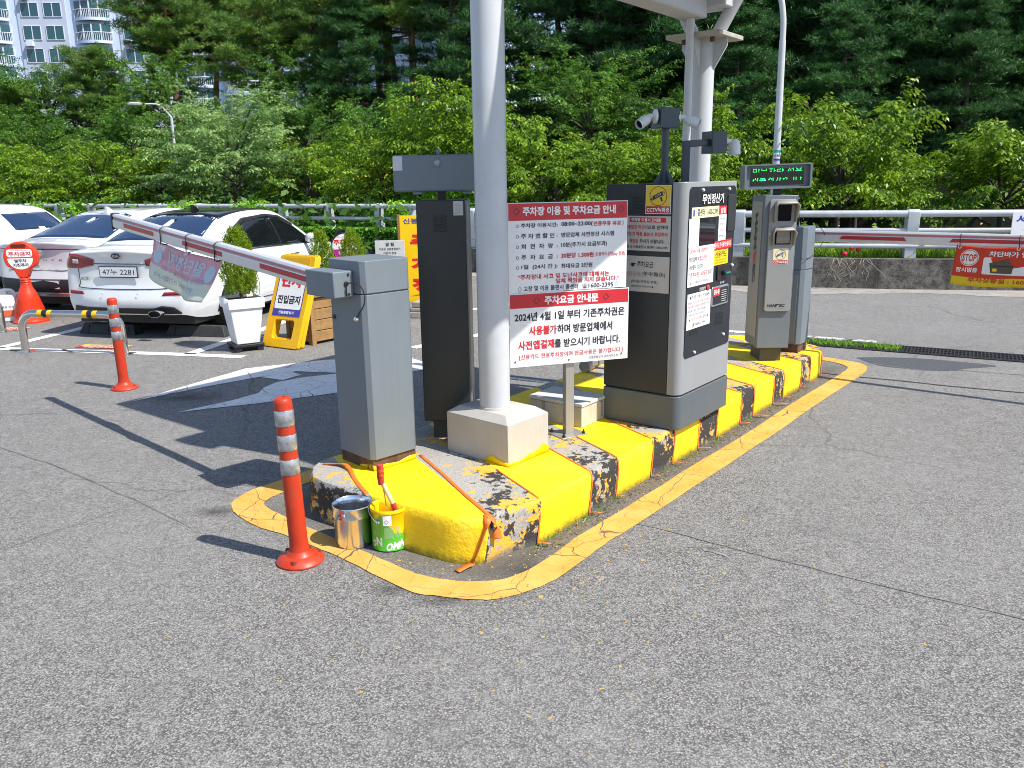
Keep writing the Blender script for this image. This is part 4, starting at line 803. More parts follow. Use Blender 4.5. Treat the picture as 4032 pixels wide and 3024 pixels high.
ear(pail, a1, rr + .004, .168, tin); ear(pail, a1 + math.pi, rr + .004, .168, tin)
q = []
for k in range(19):
    ph = math.pi * k / 18; ax = Vector((math.cos(a1), math.sin(a1), 0)); s_ = Vector((-ax.y, ax.x, 0)) * -1
    q.append(ax * (rr + .012) * math.cos(ph) + s_ * (rr + .012) * math.sin(ph) * .98 + Vector((0, 0, .168 - .055 * math.sin(ph))))
obj('handle', MB().tube(q, .0022, 8), plain('wire rusty', (.30, .26, .24), .4, metal=.8), pail)
can = thing('paint_can', 'green paint can with yellow paint drips and a brush in it', 'paint can', (-.577, 3.525, .004))
t = NT('green can label'); co = t.co(); p_ = t.sep(co); nz = t.noise(26, 7, .7)
c = t.mix(t.step(p_[2], .0, .19), hx('4fae2c'), hx('62b83a')); drip = t.math('ADD', p_[2], t.math('MULTIPLY', t.noise(1, 5, .7, t.vm('MULTIPLY', co, (26, 26, 7))), .16))
sx_ = t.math('MULTIPLY', t.step(p_[0], -.035, .045), .085)
c = t.mix(t.step(t.math('ADD', drip, sx_), .255, .258), c, (.90, .60, .003))
t.set(col=c, rough=.3, spec=.5); greenc = t.m
obj('shell', MB().lathe([(0, 0), (.084, 0), (.0865, .004), (.085, .007), (.085, .186), (.088, .189), (.0885, .193), (.086, .196)], 56, cap0=False, cap1=False), greenc, can, smooth=50)
obj('rim', MB().lathe([(.0865, .1955), (.0845, .198), (.081, .196), (.0765, .189), (.074, .190), (.072, .188), (.0715, .16), (.0715, .13)], 56, cap0=False, cap1=False), fresh, can, smooth=50)
obj('paint_fill', MB().lathe([(0, .132), (.0715, .132)], 40, cap0=False, cap1=False), fresh, can)
obj('drip_patch', MB().lathe([(.0888, .184), (.0895, .192), (.0875, .1975)], 56, cap0=False, cap1=False), fresh, can, smooth=50)
def wrap(draw, mats, name='can_print'):
    m = MB(); m.seg = 10; draw(m); R0 = .0858; m.v = [((R0 + v[2]) * math.sin(v[0] / R0), -(R0 + v[2]) * math.cos(v[0] / R0), v[1]) for v in m.v]; obj(name, m, mats, can, smooth=60)
def cprint(m):
    for s, x0, x1, y0, y1 in (('O', -.085, -.060, .018, .052), ('N', -.058, -.026, .026, .068)): put_text(m, s, x0, y0, x1, y1, 0, .04)
    for s, x0, x1, y0, y1 in (('O', -.012, .018, .004, .044), ('M', .020, .052, .010, .046), ('N', .054, .082, .014, .054)): put_text(m, s, x0, y0, x1, y1, 0, .05, .25)
    rect(m, -.018, .128, .022, .178, 0); m.z = .0004; diamond(m, -.002, .146, .011, .011, .22, 1)
    for k in range(15): rect(m, -.014, .064 + k * .0038, .030 - (k % 3) * .003, .0655 + k * .0038, 2); rect(m, .036, .070 + k * .0036, .064 - (k % 2) * .004, .0712 + k * .0036, 2)
    for k in range(4): rect(m, -.075, .082 + k * .005, -.040 - .004 * (k % 2), .0835 + k * .005, 2)
wrap(cprint, [WHT(), INK(), flat('pale green print', (.45, .62, .35))])
ear(can, R_(-118), .0855, .142, tin); ear(can, R_(62), .0855, .142, tin)
a1 = R_(-118); ax = Vector((math.cos(a1), math.sin(a1), 0)); s_ = Vector((ax.y, -ax.x, 0)); q = []
for k in range(19):
    ph = math.pi * k / 18; q.append(ax * .094 * math.cos(ph) + s_ * .094 * math.sin(ph) + Vector((0, 0, .142 + .055 * math.sin(ph))))
obj('handle', MB().tube(q, .0022, 8), plain('wire tin', (.55, .55, .53), .3, metal=.9), can)
br = thing('paint_brush', 'angled paint brush with red handle standing in the paint can', 'brush', (-.577, 3.525, 0))
redh = plain('red dipped handle', hx('b03a2c'), .4, var=.2, dirt=.2); wood_b = plain('pale brush wood', (.70, .58, .30), .5, var=.12, dirt=.15)
Pp = [Vector(p) for p in ((.035, -.01, .165), (.021, -.014, .215), (-.003, -.02, .275), (-.018, -.022, .315), (-.024, -.022, .35), (-.028, -.022, .405))]
obj('ferrule', MB().tube([Pp[0], Pp[0].lerp(Pp[1], 1)], [.014, .0125], 16), redh, br); obj('bristles', MB().tube([Pp[0] + Vector((.012, .0, -.035)), Pp[0]], [.018, .014], 16), plain('bristle', (.78, .70, .42), .8, bumpy=.5), br)
obj('handle', MB().tube(smoothpath([Pp[1], Pp[2], Pp[3]], 5), [.011] * 5 + [.0105] * 3 + [.012] * 2 + [.012], 14), wood_b, br)
obj('grip', MB().tube([Pp[3] + Vector((-.007, 0, -.005)), Pp[4] + Vector((-.004, 0, 0)), Pp[5]], [.0145, .0155, .0155], 18), redh, br, bevel=.002)
for k in (0, 1): z = .35 + k * .022; obj('tape_wrap', MB().lathe([(.0165, 0), (.0165, .014)], 18, Matrix.Translation((-.0255 - .0015 * k, -.022, z)), False, False), plain('orange wrap', hx('c8502e'), .5), br)
obj('stirrer', MB().tube([(-.022, -.02, .315), (-.015, -.015, .26), (-.004, -.012, .13)], [.004, .003, .003], 8), plain('sticky stirrer', (.62, .40, .05), .5, var=.4, dirt=.4), br)
ab = thing('anchor_bolt', 'single steel anchor bolt stub in asphalt between kerb and yellow line', 'bolt', (-.17, 3.335, 0))
obj('nut', MB().lathe([(.014, 0), (.014, .012), (.010, .014)], 6), steel, ab); obj('washer', MB().lathe([(.022, 0), (.022, .003)], 18), steel, ab)

# ------------------------------------------------------------------ things on the car park at left
chrome = plain('stainless tube', (.60, .58, .55), .15, metal=.95, var=.05, dirt=.1)
def hoop(label, pts, h, rad=.155, n='hoop_barrier'):
    a, b = Vector((*pts[0], 0)), Vector((*pts[1], 0)); d = (b - a); L = d.length; d.normalize(); M = Matrix.Translation(a) @ Matrix.Rotation(math.atan2(d.y, d.x), 4, 'Z')
    t = thing(n, label, 'barrier', a, math.atan2(d.y, d.x), 'low stainless hoop barriers')
    q = [(0, 0, 0), (0, 0, h - rad)] + [(rad - rad * math.cos(R_(a_)), 0, h - rad + rad * math.sin(R_(a_))) for a_ in range(12, 91, 13)] + [(L - rad + rad * math.sin(R_(a_)), 0, h - rad + rad * math.cos(R_(a_))) for a_ in range(0, 91, 13)] + [(L, 0, 0)]
    tb = obj('hoop_tube', MB().tube(q, .038, 24), chrome, t, smooth=50)
    for x0, c in ((.22, 0), (.275, 1), (.33, 0), (L - .40, 0), (L - .345, 1), (L - .29, 0)): obj('tape_ring', MB().tube([(x0, 0, h), (x0 + .05, 0, h)], .0392, 24, False), [plain('ring yellow', hx('e0b01c'), .45), blackp][c], t)
    for x in (0, L): obj('foot_plate', MB().box(x - .08, x + .08, -.075, .075, 0, .008), chrome, t, bevel=.002)
hoop('low stainless hoop barrier with black and yellow rings behind the sedan', ((-4.99, 8.24), (-3.88, 8.04)), .40)
hoop('low stainless hoop barrier, mostly cut off at the left edge', ((-7.1, 9.66), (-5.95, 9.45)), .40)
cn = thing('parking_cone', 'orange no-parking cone sign with round head in front of parked cars', 'cone sign', (-6.02, 10.16, 0), R_(10))
oc = plain('orange plastic', hx('d8391c'), .38, var=.05, scale=6, dirt=.05)
obj('cone_base', MB().lathe([(.205, 0), (.205, .02), (.19, .025), (.186, .03), (.176, .10), (.177, .105), (.162, .17), (.163, .175), (.134, .27), (.135, .275), (.097, .38), (.068, .44), (.062, .47)], 40, cap1=False), oc, cn, smooth=40)
obj('neck', MB().lathe([(.055, .46), (.062, .475), (.055, .49), (.062, .505), (.055, .52), (.062, .535), (.055, .55), (.052, .56)], 28), oc, cn)
hd = MB().prism([(-.05, .555), (.05, .555), (.10, .67)] + [(.190 * math.cos(R_(a_)), .805 + .190 * math.sin(R_(a_))) for a_ in range(-35, 216, 10)] + [(-.10, .67)], -.055, .055)
obj('head', hd, oc, cn, (0, 0, 0), (R_(90), 0, 0), bevel=.012, seg=3)
m = MB(); wf = [(.125 * math.cos(R_(a_)), .835 + .115 * math.sin(R_(a_))) for a_ in range(0, 360, 12)]
up_ = [(x, max(y, .832)) for x, y in wf]; dn_ = [(x, min(y, .818)) for x, y in wf]
m.add([(x, y, 0) for x, y in rrect(-.145, .81, .145, .905, .03)], [tuple(range(24))]); m.add([(.145 * math.cos(R_(a_)), .795 + .135 * math.sin(R_(a_)), 0) for a_ in range(180, 361, 12)], [tuple(range(16))])
m.z = .001; put_text(m, '주차금지', -.125, .82, .125, .875, 1, .03); put_text(m, '평소 주차드립니다', -.09, .884, .09, .898, 1, .0); put_text(m, '열주차', -.07, .745, .07, .785, 2, .03); put_text(m, '지정주차', -.09, .69, .09, .735, 2, .03)
obj('head_label', m, [WHT(), RED(), INK()], cn, (0, -.0565, 0), (R_(90), 0, 0), smooth=0)
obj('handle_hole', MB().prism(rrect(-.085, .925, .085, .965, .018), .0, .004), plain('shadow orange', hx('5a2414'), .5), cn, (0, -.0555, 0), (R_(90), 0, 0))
jc = thing('jerry_can', 'white plastic jerry can with red cap beside the orange cone', 'canister', (-6.40, 10.25, 0), R_(15)); jc.scale = (1.25, 1.25, 1.25)
jw = plain('translucent white plastic', (.70, .69, .68), .35, var=.04)
obj('can_body', MB().prism(rrect(-.16, -.10, .16, .10, .04), 0, .27, rrect(-.15, -.09, .15, .09, .04)), jw, jc, bevel=.015, seg=3)
obj('cap', MB().lathe([(.035, .27), (.035, .315)], 20, Matrix.Translation((-.09, 0, 0))), RED(), jc); obj('handle', MB().tube(smoothpath([(-.03, 0, .265), (-.01, 0, .31), (.09, 0, .31), (.12, 0, .265)], 5), .014, 12), jw, jc)
m = MB(); rect(m, .0, .06, .14, .19, 0); m.z = .001; rect(m, .0, .06, .14, .12, 1); put_text(m, '등유 보관', .015, .14, .125, .165, 2, .0); obj('label_sheet', m, [WHT(), flat('label orange', hx('d8643c')), INK()], jc, (0, -.1045, 0), (R_(90), 0, 0), smooth=0)
ws_m = plain('black rubber stop', (.03, .031, .033), .6, var=.2, dirt=.15)
def stop(label, p, q):
    a, b = Vector((*p, 0)), Vector((*q, 0)); d = b - a; t = thing('wheel_stop', label, 'wheel stop', a, math.atan2(d.y, d.x), 'black rubber wheel stops'); L = d.length
    obj('stop_block', MB().prism([(0, 0), (L, 0), (L, .16), (0, .16)], 0, .12, [(.05, .05), (L - .05, .05), (L - .05, .11), (.05, .11)]), ws_m, t, bevel=.008)
    for k in range(3): obj('rib', MB().prism([(0, -.004), (.03, -.004), (.03, .02), (0, .02)], 0, .09, [(0, .03), (.03, .03), (.03, .05), (0, .05)]), ws_m, t, (.1 + k * (L - .23) / 2, 0, 0))
stop('black rubber wheel stop behind the left rear wheel of white sedan', (-4.98, 9.28), (-4.25, 9.10)); stop('black rubber wheel stop beside the white planter', (-3.9, 9.05), (-3.16, 8.88))
st1 = thing('floor_sticker', 'red and yellow floor sticker on asphalt behind the white sedan', 'floor sticker', (-4.58, 8.40, .0), R_(-10))
def floor_sticker(t_, w=.56, h=.17):
    m = MB(); rect(m, 0, 0, w, h * .62, 0); rect(m, .0, h * .62, w, h, 1); m.z = .0006; put_text(m, '무단주차금지', w * .12, h * .1, w * .92, h * .54, 2, .02); put_text(m, '외부차량 견인', w * .15, h * .68, w * .8, h * .93, 3, .0)
    obj('sticker_sheet', m, [flat('floor red', hx('b8262c')), YEL(), WHT(), INK()], t_, (0, 0, .0065), (0, 0, 0), smooth=0)
floor_sticker(st1)
st2 = thing('floor_sticker', 'red and yellow floor sticker on asphalt left of the orange cone', 'floor sticker', (-6.35, 9.62, .0), R_(-10)); floor_sticker(st2)
# potted conifers
def conifer(label, loc, H, rad, seed, n=5200, leafcol=None):
    t_ = thing('potted_conifer', label, 'conifer', loc); rng = np.random.default_rng(seed)
    obj('stem', MB().tube([(0, 0, -.05), (.01, 0, H * .3), (0, .01, H * .7)], [.016, .012, .006], 8), plain('conifer bark', (.14, .085, .05), .8, var=.3), t_)
    for k in range(7):
        a_ = rng.uniform(0, 6.28); obj('stem', MB().tube([(0, 0, 0), (.03 * math.cos(a_), .03 * math.sin(a_), H * .2), (.06 * math.cos(a_), .06 * math.sin(a_), H * .5)], [.009, .006, .003], 6), MAT['conifer bark'], t_)
    ns = n // 26; z = H * (.06 + .90 * rng.random(ns) ** .95); prof = np.sin(np.clip((1 - z / H), 0, 1) ** .88 * 2.3); r = rad * prof * (.45 + .55 * rng.random(ns)); a_ = rng.uniform(0, 2 * np.pi, ns)
    root = np.stack([r * np.cos(a_), r * np.sin(a_), z], 1); up = np.stack([.35 * np.cos(a_), .35 * np.sin(a_), np.ones(ns)], 1) + rng.normal(0, .12, (ns, 3)); up /= np.linalg.norm(up, axis=1)[:, None]
    tt = rng.random((ns, 26)); P = root[:, None] + up[:, None] * (tt * .13 * H)[..., None] + rng.normal(0, .006, (ns, 26, 3)); D = up[:, None] + rng.normal(0, .40, (ns, 26, 3)); D /= np.linalg.norm(D, axis=2)[..., None]
    Nn = rng.normal(0, 1, (ns, 26, 3)) + np.stack([np.cos(a_), np.sin(a_), 0 * a_], 1)[:, None] * 1.5
    leaf_obj('foliage', P.reshape(-1, 3), D.reshape(-1, 3), Nn.reshape(-1, 3), np.full(ns * 26, .022) * (.7 + .6 * rng.random(ns * 26)), np.full(ns * 26, .008), rng.random(ns * 26), m_leaf('conifer spray', hx('4a7a18'), hx('a8bc30'), .45), t_)
    return t_
def leaf_obj(name, P, D, Nn, L, W, var, mat, parent=None, link=True):
    S = np.cross(D, Nn); S /= np.maximum(np.linalg.norm(S, axis=1), 1e-6)[:, None]; UPn = np.cross(S, D)
    n = len(P); V = np.empty((n, 4, 3)); mid = P + D * (L * .45)[:, None]
    V[:, 0] = P; V[:, 1] = mid + S * (W / 2)[:, None] + UPn * (W * .12)[:, None]; V[:, 2] = P + D * L[:, None] - UPn * (L * .08)[:, None]; V[:, 3] = mid - S * (W / 2)[:, None] + UPn * (W * .12)[:, None]
    me = bpy.data.meshes.new(name); me.vertices.add(n * 4); me.vertices.foreach_set('co', V.reshape(-1)); me.loops.add(n * 4); me.loops.foreach_set('vertex_index', np.arange(n * 4, dtype=np.int32))
    me.polygons.add(n); me.polygons.foreach_set('loop_start', np.arange(0, n * 4, 4, dtype=np.int32)); me.update(calc_edges=True)
    a_ = me.attributes.new('var', 'FLOAT', 'FACE'); a_.data.foreach_set('value', np.asarray(var, dtype=np.float32)); me.materials.append(mat)
    o = bpy.data.objects.new(name, me)
    if link: COL.objects.link(o); o.parent = parent
    return o
def m_leaf(name, c1, c2, trans=.4, rough=.45, hue=.0):
    if name in MAT: return MAT[name]
    t = NT(name); v = t.n('Attribute', attribute_name='var').outputs['Fac']; r = t.n('ObjectInfo').outputs['Random']
    c = t.mix(v, c1, c2); c = t.mix(t.math('MULTIPLY', r, hue), c, tuple(x * .55 for x in c1))
    t.set(col=c, rough=rough, spec=.35); tr = t.n('BsdfTranslucent', {'Color': t.mix(.5, c, c2)}); mx = t.n('MixShader', {0: trans, 1: t.b.outputs[0], 2: tr.outputs[0]}); t.t.links.new(mx.outputs[0], t.out.inputs[0])
    MAT[name] = t.m; return t.m
soil = plain('potting soil', (.05, .035, .025), .95, var=.4, scale=40)
pw = plain('white planter plastic', (.74, .74, .75), .35, var=.03, dirt=.12)
pl = thing('white_planter', 'tall tapered white square planter with cracked face beside the yellow sign', 'planter', (-2.72, 8.22, 0), R_(33))
obj('pot', MB().prism([(-.115, -.115), (.115, -.115), (.115, .115), (-.115, .115)], .075, .44, [(-.16, -.16), (.16, -.16), (.16, .16), (-.16, .16)]), pw, pl, bevel=.006)
rm = MB(); 
for s_, z0, z1, s2 in ((.175, .44, .54, .178),): rm.prism([(-s_, -s_), (s_, -s_), (s_, s_), (-s_, s_)], z0, z1, [(-s2, -s2), (s2, -s2), (s2, s2), (-s2, s2)])
rm.f.pop(1); obj('rim', rm, pw, pl, solid=.012); obj('soil', MB().box(-.165, .165, -.165, .165, .48, .515), soil, pl)
obj('crack_line', MB().tube([(-.055, -.1405, .33), (-.045, -.138, .29), (-.05, -.135, .26), (-.062, -.131, .22)], .0015, 5), INK(), pl)
cd = thing('plant_caddy', 'flat black plastic caddy under the white planter', 'caddy', (-2.72, 8.22, 0), R_(33))
obj('tray', MB().box(-.15, .15, -.15, .15, .045, .072), blackp, cd, bevel=.004)
for x in (-.14, .08):
    for y in (-.14, .08): obj('foot', MB().box(x, x + .06, y, y + .06, 0, .045), blackp, cd)
conifer('bushy green-gold conifer growing in the white planter', (-2.72, 8.22, .51), .68, .165, 3, 17000)
wp = thing('wooden_planter', 'slatted brown wooden planter box half hidden behind the yellow sign', 'planter', (-2.07, 8.36, 0), R_(52))
wd_ = plain('planter wood', (.30, .17, .065), .7, var=.25, scale=14)
for k in range(4): obj('slat', MB().box(0, .46, -.0, .40, .03 + k * .115, .138 + k * .115), wd_, wp, bevel=.004)
for x in (-.01, .42):
    for y in (-.012, .36): obj('corner_post', MB().box(x, x + .055, y, y + .055, 0, .50), wd_, wp, bevel=.003)
obj('top_frame', MB().box(-.03, .49, -.03, .43, .495, .52), wd_, wp, bevel=.003)
conifer('narrow yellow-green conifer in the wooden planter, its tip above the yellow sign', (-1.98, 8.62, .50), .62, .14, 5, 9000)
pl2 = thing('wooden_planter', 'second brown wooden planter almost hidden behind the near barrier cabinet', 'planter', (-2.1, 9.8, 0), R_(40)); obj('slat', MB().box(0, .4, 0, .4, 0, .45), wd_, pl2, bevel=.004); obj('top_frame', MB().box(-.02, .42, -.02, .42, .45, .48), wd_, pl2)
conifer('yellow-green conifer tip showing above the near barrier cabinet', (-1.92, 10.05, .45), .60, .16, 6, 9000)
# yellow folding floor sign
fsn = thing('floor_sign', 'yellow plastic A-frame sign reading full, no entry, leaning by white planter', 'floor sign', (-2.60, 8.36, .01), R_(-31))
yp = plain('yellow sign plastic', hx('e2ad10'), .38, var=.05, dirt=.05)
def aframe(back):
    w, h = .50, .98
    m = MB(); th_ = .045; outer_ = rrect(0, 0, w, h, .03); 
    hole = rrect(.11, .09, w - .11, .29, .035)
    n1, n2 = len(outer_), len(hole)
    vs = [(x, y, 0) for x, y in outer_] + [(x, y, 0) for x, y in hole] + [(x, y, -th_) for x, y in outer_] + [(x, y, -th_) for x, y in hole]
    # bridge outer and hole loops (same vertex count, same winding)
    fs = [(i, (i + 1) % n1, n1 + (i + 1) % n1, n1 + i) for i in range(n1)]; b_ = n1 + n2
    fs += [(b_ + n1 + i, b_ + n1 + (i + 1) % n1, b_ + (i + 1) % n1, b_ + i) for i in range(n1)] + [(i, b_ + i, b_ + (i + 1) % n1, (i + 1) % n1) for i in range(n1)] + [(n1 + i, n1 + (i + 1) % n1, b_ + n1 + (i + 1) % n1, b_ + n1 + i) for i in range(n1)]
    m.add(vs, fs); return m
fl = obj('front_leaf', aframe(False), yp, fsn, (0, 0, 0), (R_(90 - 22), 0, 0), smooth=20, bevel=.006)
bl = obj('back_leaf', aframe(True), yp, fsn, (0, .056, .0), (R_(90 - 21), 0, 0), smooth=20, bevel=.006)
m = MB(); rect(m, .055, .33, .445, .83, 2); m.z = .001; m.cur = 0; m.add([(x, y, m.z) for x, y in rrect(.065, .405, .435, .82, .02)], [tuple(range(24))]); m.z = .002
put_text(m, '만차', .10, .635, .40, .78, 1, .05); put_text(m, '진입금지', .09, .46, .41, .55, 3, .04); put_text(m, '신봉종합상가', .14, .352, .36, .385, 0, .03)
obj('sign_sheet', m, [WHT(), flat('bright red', hx('d8202a')), BLU(), INK()], fl, (0, 0, .003), smooth=0)
obj('top_panel', MB().prism(rrect(.06, .86, .44, .95, .015), .0, .004), plain('sign recess', hx('d09c0c'), .4), fl)
# signs further back
rs_ = thing('round_sign', 'black-rimmed round no-parking sign with magenta lower half behind the cabinet', 'sign', (-2.06, 10.35, 0), R_(6))
obj('stand', MB().lathe([(.22, 0), (.22, .03), (.05, .10), (.03, .2), (.03, .75)], 24), blackp, rs_); obj('rim', MB().lathe([(.185, -.02), (.185, .02)], 36, Matrix.Translation((0, 0, .86)) @ Matrix.Rotation(R_(90), 4, 'X')), blackp, rs_, bevel=.006)
obj('carry_handle', MB().tube(smoothpath([(-.12, 0, .99), (-.07, 0, 1.06), (.07, 0, 1.06), (.12, 0, .99)], 5), .016, 10), blackp, rs_)
m = MB(); m.cur = 0; m.add([(.165 * math.cos(R_(a_)), .86 + .165 * math.sin(R_(a_)), 0) for a_ in range(-10, 191, 10)], [tuple(range(21))]); m.cur = 1; m.add([(.165 * math.cos(R_(a_)), .855 + .165 * math.sin(R_(a_)), 0) for a_ in range(190, 351, 10)], [tuple(range(17))])
m.z = .001; put_text(m, '주차금지', -.145, .885, .145, .955, 2, .04); put_text(m, '평소 주차를 삼가', -.10, .975, .10, .992, 2, .0); put_text(m, '평인주차', -.09, .76, .09, .815, 0, .03)
obj('face', m, [WHT(), flat('magenta', hx('b0208a')), RED()], rs_, (0, -.0215, 0), (R_(90), 0, 0), smooth=0)
ns_ = thing('notice_stand', 'grey board with black Korean notice standing beside the yellow stand', 'sign', (-1.66, 10.15, 0), R_(4))
nbd = obj('notice_plate', MB().box(0, .36, 0, .012, .55, .945), plain('plate grey', (.55, .55, .54), .4), ns_, bevel=.002)
for x in (.05, .31): obj('leg', MB().box(x - .012, x + .012, .013, .037, 0, .9), blackp, ns_)
m = MB(); put_text(m, '알 림', .13, .875, .23, .920, 0, .03); put_text(m, '이곳은 신봉종합상가', .05, .825, .31, .855, 0, .012); put_text(m, '이전자 전용', .10, .775, .26, .805, 0, .012); obj('lettering', m, [INK()], nbd, (0, -.0015, 0), (R_(90), 0, 0), smooth=0)
bs_ = thing('banner_stand', 'tall yellow stand-up board with big red lettering partly behind dark kiosk', 'sign', (-1.40, 10.35, 0), R_(3))
obj('board', MB().box(.03, .68, 0, .01, .16, 1.235), plain('banner yellow', hx('f0c40c'), .45, var=.03), bs_); obj('frame_post', MB().box(0, .03, -.01, .02, .05, 1.25), plain('post brown', (.25, .14, .05), .6), bs_); obj('frame_post', MB().box(.68, .71, -.01, .02, .05, 1.25), MAT['post brown'], bs_)
m = MB(); put_text(m, '신봉종합상가', .07, 1.13, .64, 1.20, 0, .02)
for k, ch in enumerate('주차장'): put_text(m, ch, .15, .82 - k * .27, .5, 1.0 - k * .27, 1, .06)
m.cur = 1; m.add([(.12, .225, 0), (.5, .26, 0), (.5, .285, 0), (.3, .265, 0)], [(0, 1, 2, 3)])
obj('lettering', m, [BLU(), flat('bright red', hx('d8202a'))], bs_, (0, -.0015, 0), (R_(90), 0, 0), smooth=0)
stn = plain('rough stone', (.34, .31, .27), .9, var=.3, dirt=.4)
for i, (w, z0, z1, dx) in enumerate(((.42, 0, .075, 0), (.30, .077, .13, .05), (.22, .132, .20, .08))):
    ss = obj('stone_slab', MB().prism([(0, 0), (w, -.02), (w + .02, .25), (.02, .23)], z0, z1), stn, None, (-1.30 + dx, 10.02, 0), (0, 0, R_(-8)), bevel=.012); tag(ss, ('flat rust-edged slab at the bottom of the pile weighting the yellow board', 'middle grey slab of the pile at the foot of yellow board', 'small rough stone on top of the pile at foot of yellow board')[i], 'stone')
# drain grating with weeds
dg_ = thing('drain_grating', 'black iron drain grating running across the road past the island tip', 'drain', (0, 0, 0))
iron = plain('cast iron', (.022, .022, .024), .5, var=.3, dirt=.2)
A0, B0 = Vector((2.55, 8.42, 0)), Vector((6.6, 6.18, 0)); dd_ = (B0 - A0).normalized(); nn_ = Vector((-dd_.y, dd_.x, 0)); Lg = (B0 - A0).length
Mg = Matrix((dd_, nn_, Vector((0, 0, 1)))).transposed().to_4x4(); Mg.translation = A0
obj('channel', MB().box(0, Lg, -.165, .165, .0012, .0035, Mg), flat('drain black', (.006, .006, .006), .9), dg_)
fr_ = MB(); fr_.box(0, Lg, -.175, -.150, .002, .010, Mg); fr_.box(0, Lg, .150, .175, .002, .010, Mg); obj('frame', fr_, iron, dg_)
for k in range(int(Lg / .5)):
    gm = MB(); x0 = k * .5 + .01
    for j in range(4): gm.box(x0, x0 + .48, -.145 + j * .094, -.137 + j * .094, .004, .011, Mg)
    for j in range(16): gm.box(x0 + j * .0312, x0 + j * .0312 + .010, -.145, .145, .0045, .0105, Mg)
    obj('grate', gm, iron, dg_, smooth=0)
# ------------------------------------------------------------------ parked cars
def cr1(P, t):
    n = len(P); i = min(int(t), n - 2); f = t - i; a, b, c, d = P[max(i - 1, 0)], P[i], P[i + 1], P[min(i + 2, n - 1)]
    return .5 * (2 * b + (c - a) * f + (2 * a - 5 * b + 4 * c - d) * f * f + (3 * b - a - 3 * c + d) * f ** 3)
def car_shell(S, cap, nu=7, nv=7):
    """S: list of (y, [(x,z)*rows]) stations rear to front; cap: rear bulge per row. Returns dense half grid mirrored."""
    rows = len(S[0][1]); G = []
    for k in (0., .45, .8): G.append(np.array([[x * k, cap[j] + (S[0][0] - cap[j]) * (k ** 2.6), z] for j, (x, z) in enumerate(S[0][1])]))
    for y, rw in S: G.append(np.array([[x, y, z] for x, z in rw]))
    yl_, rw = S[-1]
    for k in (.8, .45, 0.): G.append(np.array([[x * k, yl_ + .14 * (1 - k ** 2.6), z] for x, z in rw]))
    m = len(G); D = [[cr1([G[int(i)][j] for i in range(m)], ii / nu) for j in range(rows)] for ii in range((m - 1) * nu + 1)]
    D = [[cr1(r, jj / nv) for jj in range((rows - 1) * nv + 1)] for r in D]
    mb = MB(); mb.grid([[tuple(p) for p in r] for r in D][::-1]); mb.grid([[(-p[0], p[1], p[2]) for p in r] for r in D])
    bot = [r[0] for r in D]; return mb
def bvh_of(mb): return BVHTree.FromPolygons([Vector(v) for v in mb.v], mb.f)
def conform(bvh, lower, upper, axis, n=16, m=6, off=.004, flip=1):
    """drape a sheet bounded by two polylines onto the body, cast along axis; returns rows of points"""
    def samp(P, t):
        L = [0.]
        for a, b in zip(P, P[1:]): L.append(L[-1] + math.hypot(b[0] - a[0], b[1] - a[1]))
        s = t * L[-1]
        for i in range(len(P) - 1):
            if s <= L[i + 1] + 1e-9: f = (s - L[i]) / max(L[i + 1] - L[i], 1e-9); return (P[i][0] + (P[i + 1][0] - P[i][0]) * f, P[i][1] + (P[i + 1][1] - P[i][1]) * f)
        return P[-1]
    rows = []
    for j in range(m + 1):
        r = []
        for i in range(n + 1):
            a, b = samp(lower, i / n), samp(upper, i / n); p = (a[0] + (b[0] - a[0]) * j / m, a[1] + (b[1] - a[1]) * j / m)
            if axis == 'rear': o_, d_ = Vector((p[0], -2, p[1])), Vector((0, 1, 0))
            elif axis == 'right': o_, d_ = Vector((3, p[0], p[1])), Vector((-1, 0, 0))
            elif axis == 'left': o_, d_ = Vector((-3, p[0], p[1])), Vector((1, 0, 0))
            else: o_, d_ = Vector((p[0], p[1], 4)), Vector((0, 0, -1))
            h = bvh.ray_cast(o_, d_)
            if h[0] is None: h = (r[-1] if r else o_ + d_ * 2, None)
            r.append(h[0] - d_ * off)
        rows.append(r)
    return rows
carw = plain('white car paint', (.74, .75, .76), .16, var=.01, scale=2, spec=.5, coat=.8); glassc = NT('sky reflection car glass').set(col=(.014, .030, .075), rough=.06, spec=.7).m  # blue base colour of glassc paints the reflected sky into the glass
MAT['sky reflection car glass'] = glassc; glassd = NT('dark car glass').set(col=(.006, .007, .009), rough=.05, spec=.5).m
blackg = flat('gloss black', (.008, .008, .01), .12); lampr = NT('tail lamp red').set(col=(.22, .008, .012), rough=.08, coat=1.).m; tyre = plain('tyre rubber', (.02, .02, .02), .8, var=.2, dirt=.2); rimm = plain('alloy', (.35, .36, .37), .3, metal=.8); seam = flat('panel gap', (.03, .03, .03), .6)
def patch(name, bvh, par, mat, lower, upper, axis, n=16, m=6, off=.004, thick=.003):
    return obj(name, MB().grid(conform(bvh, lower, upper, axis, n, m, off)), mat, par, smooth=60, solid=thick)
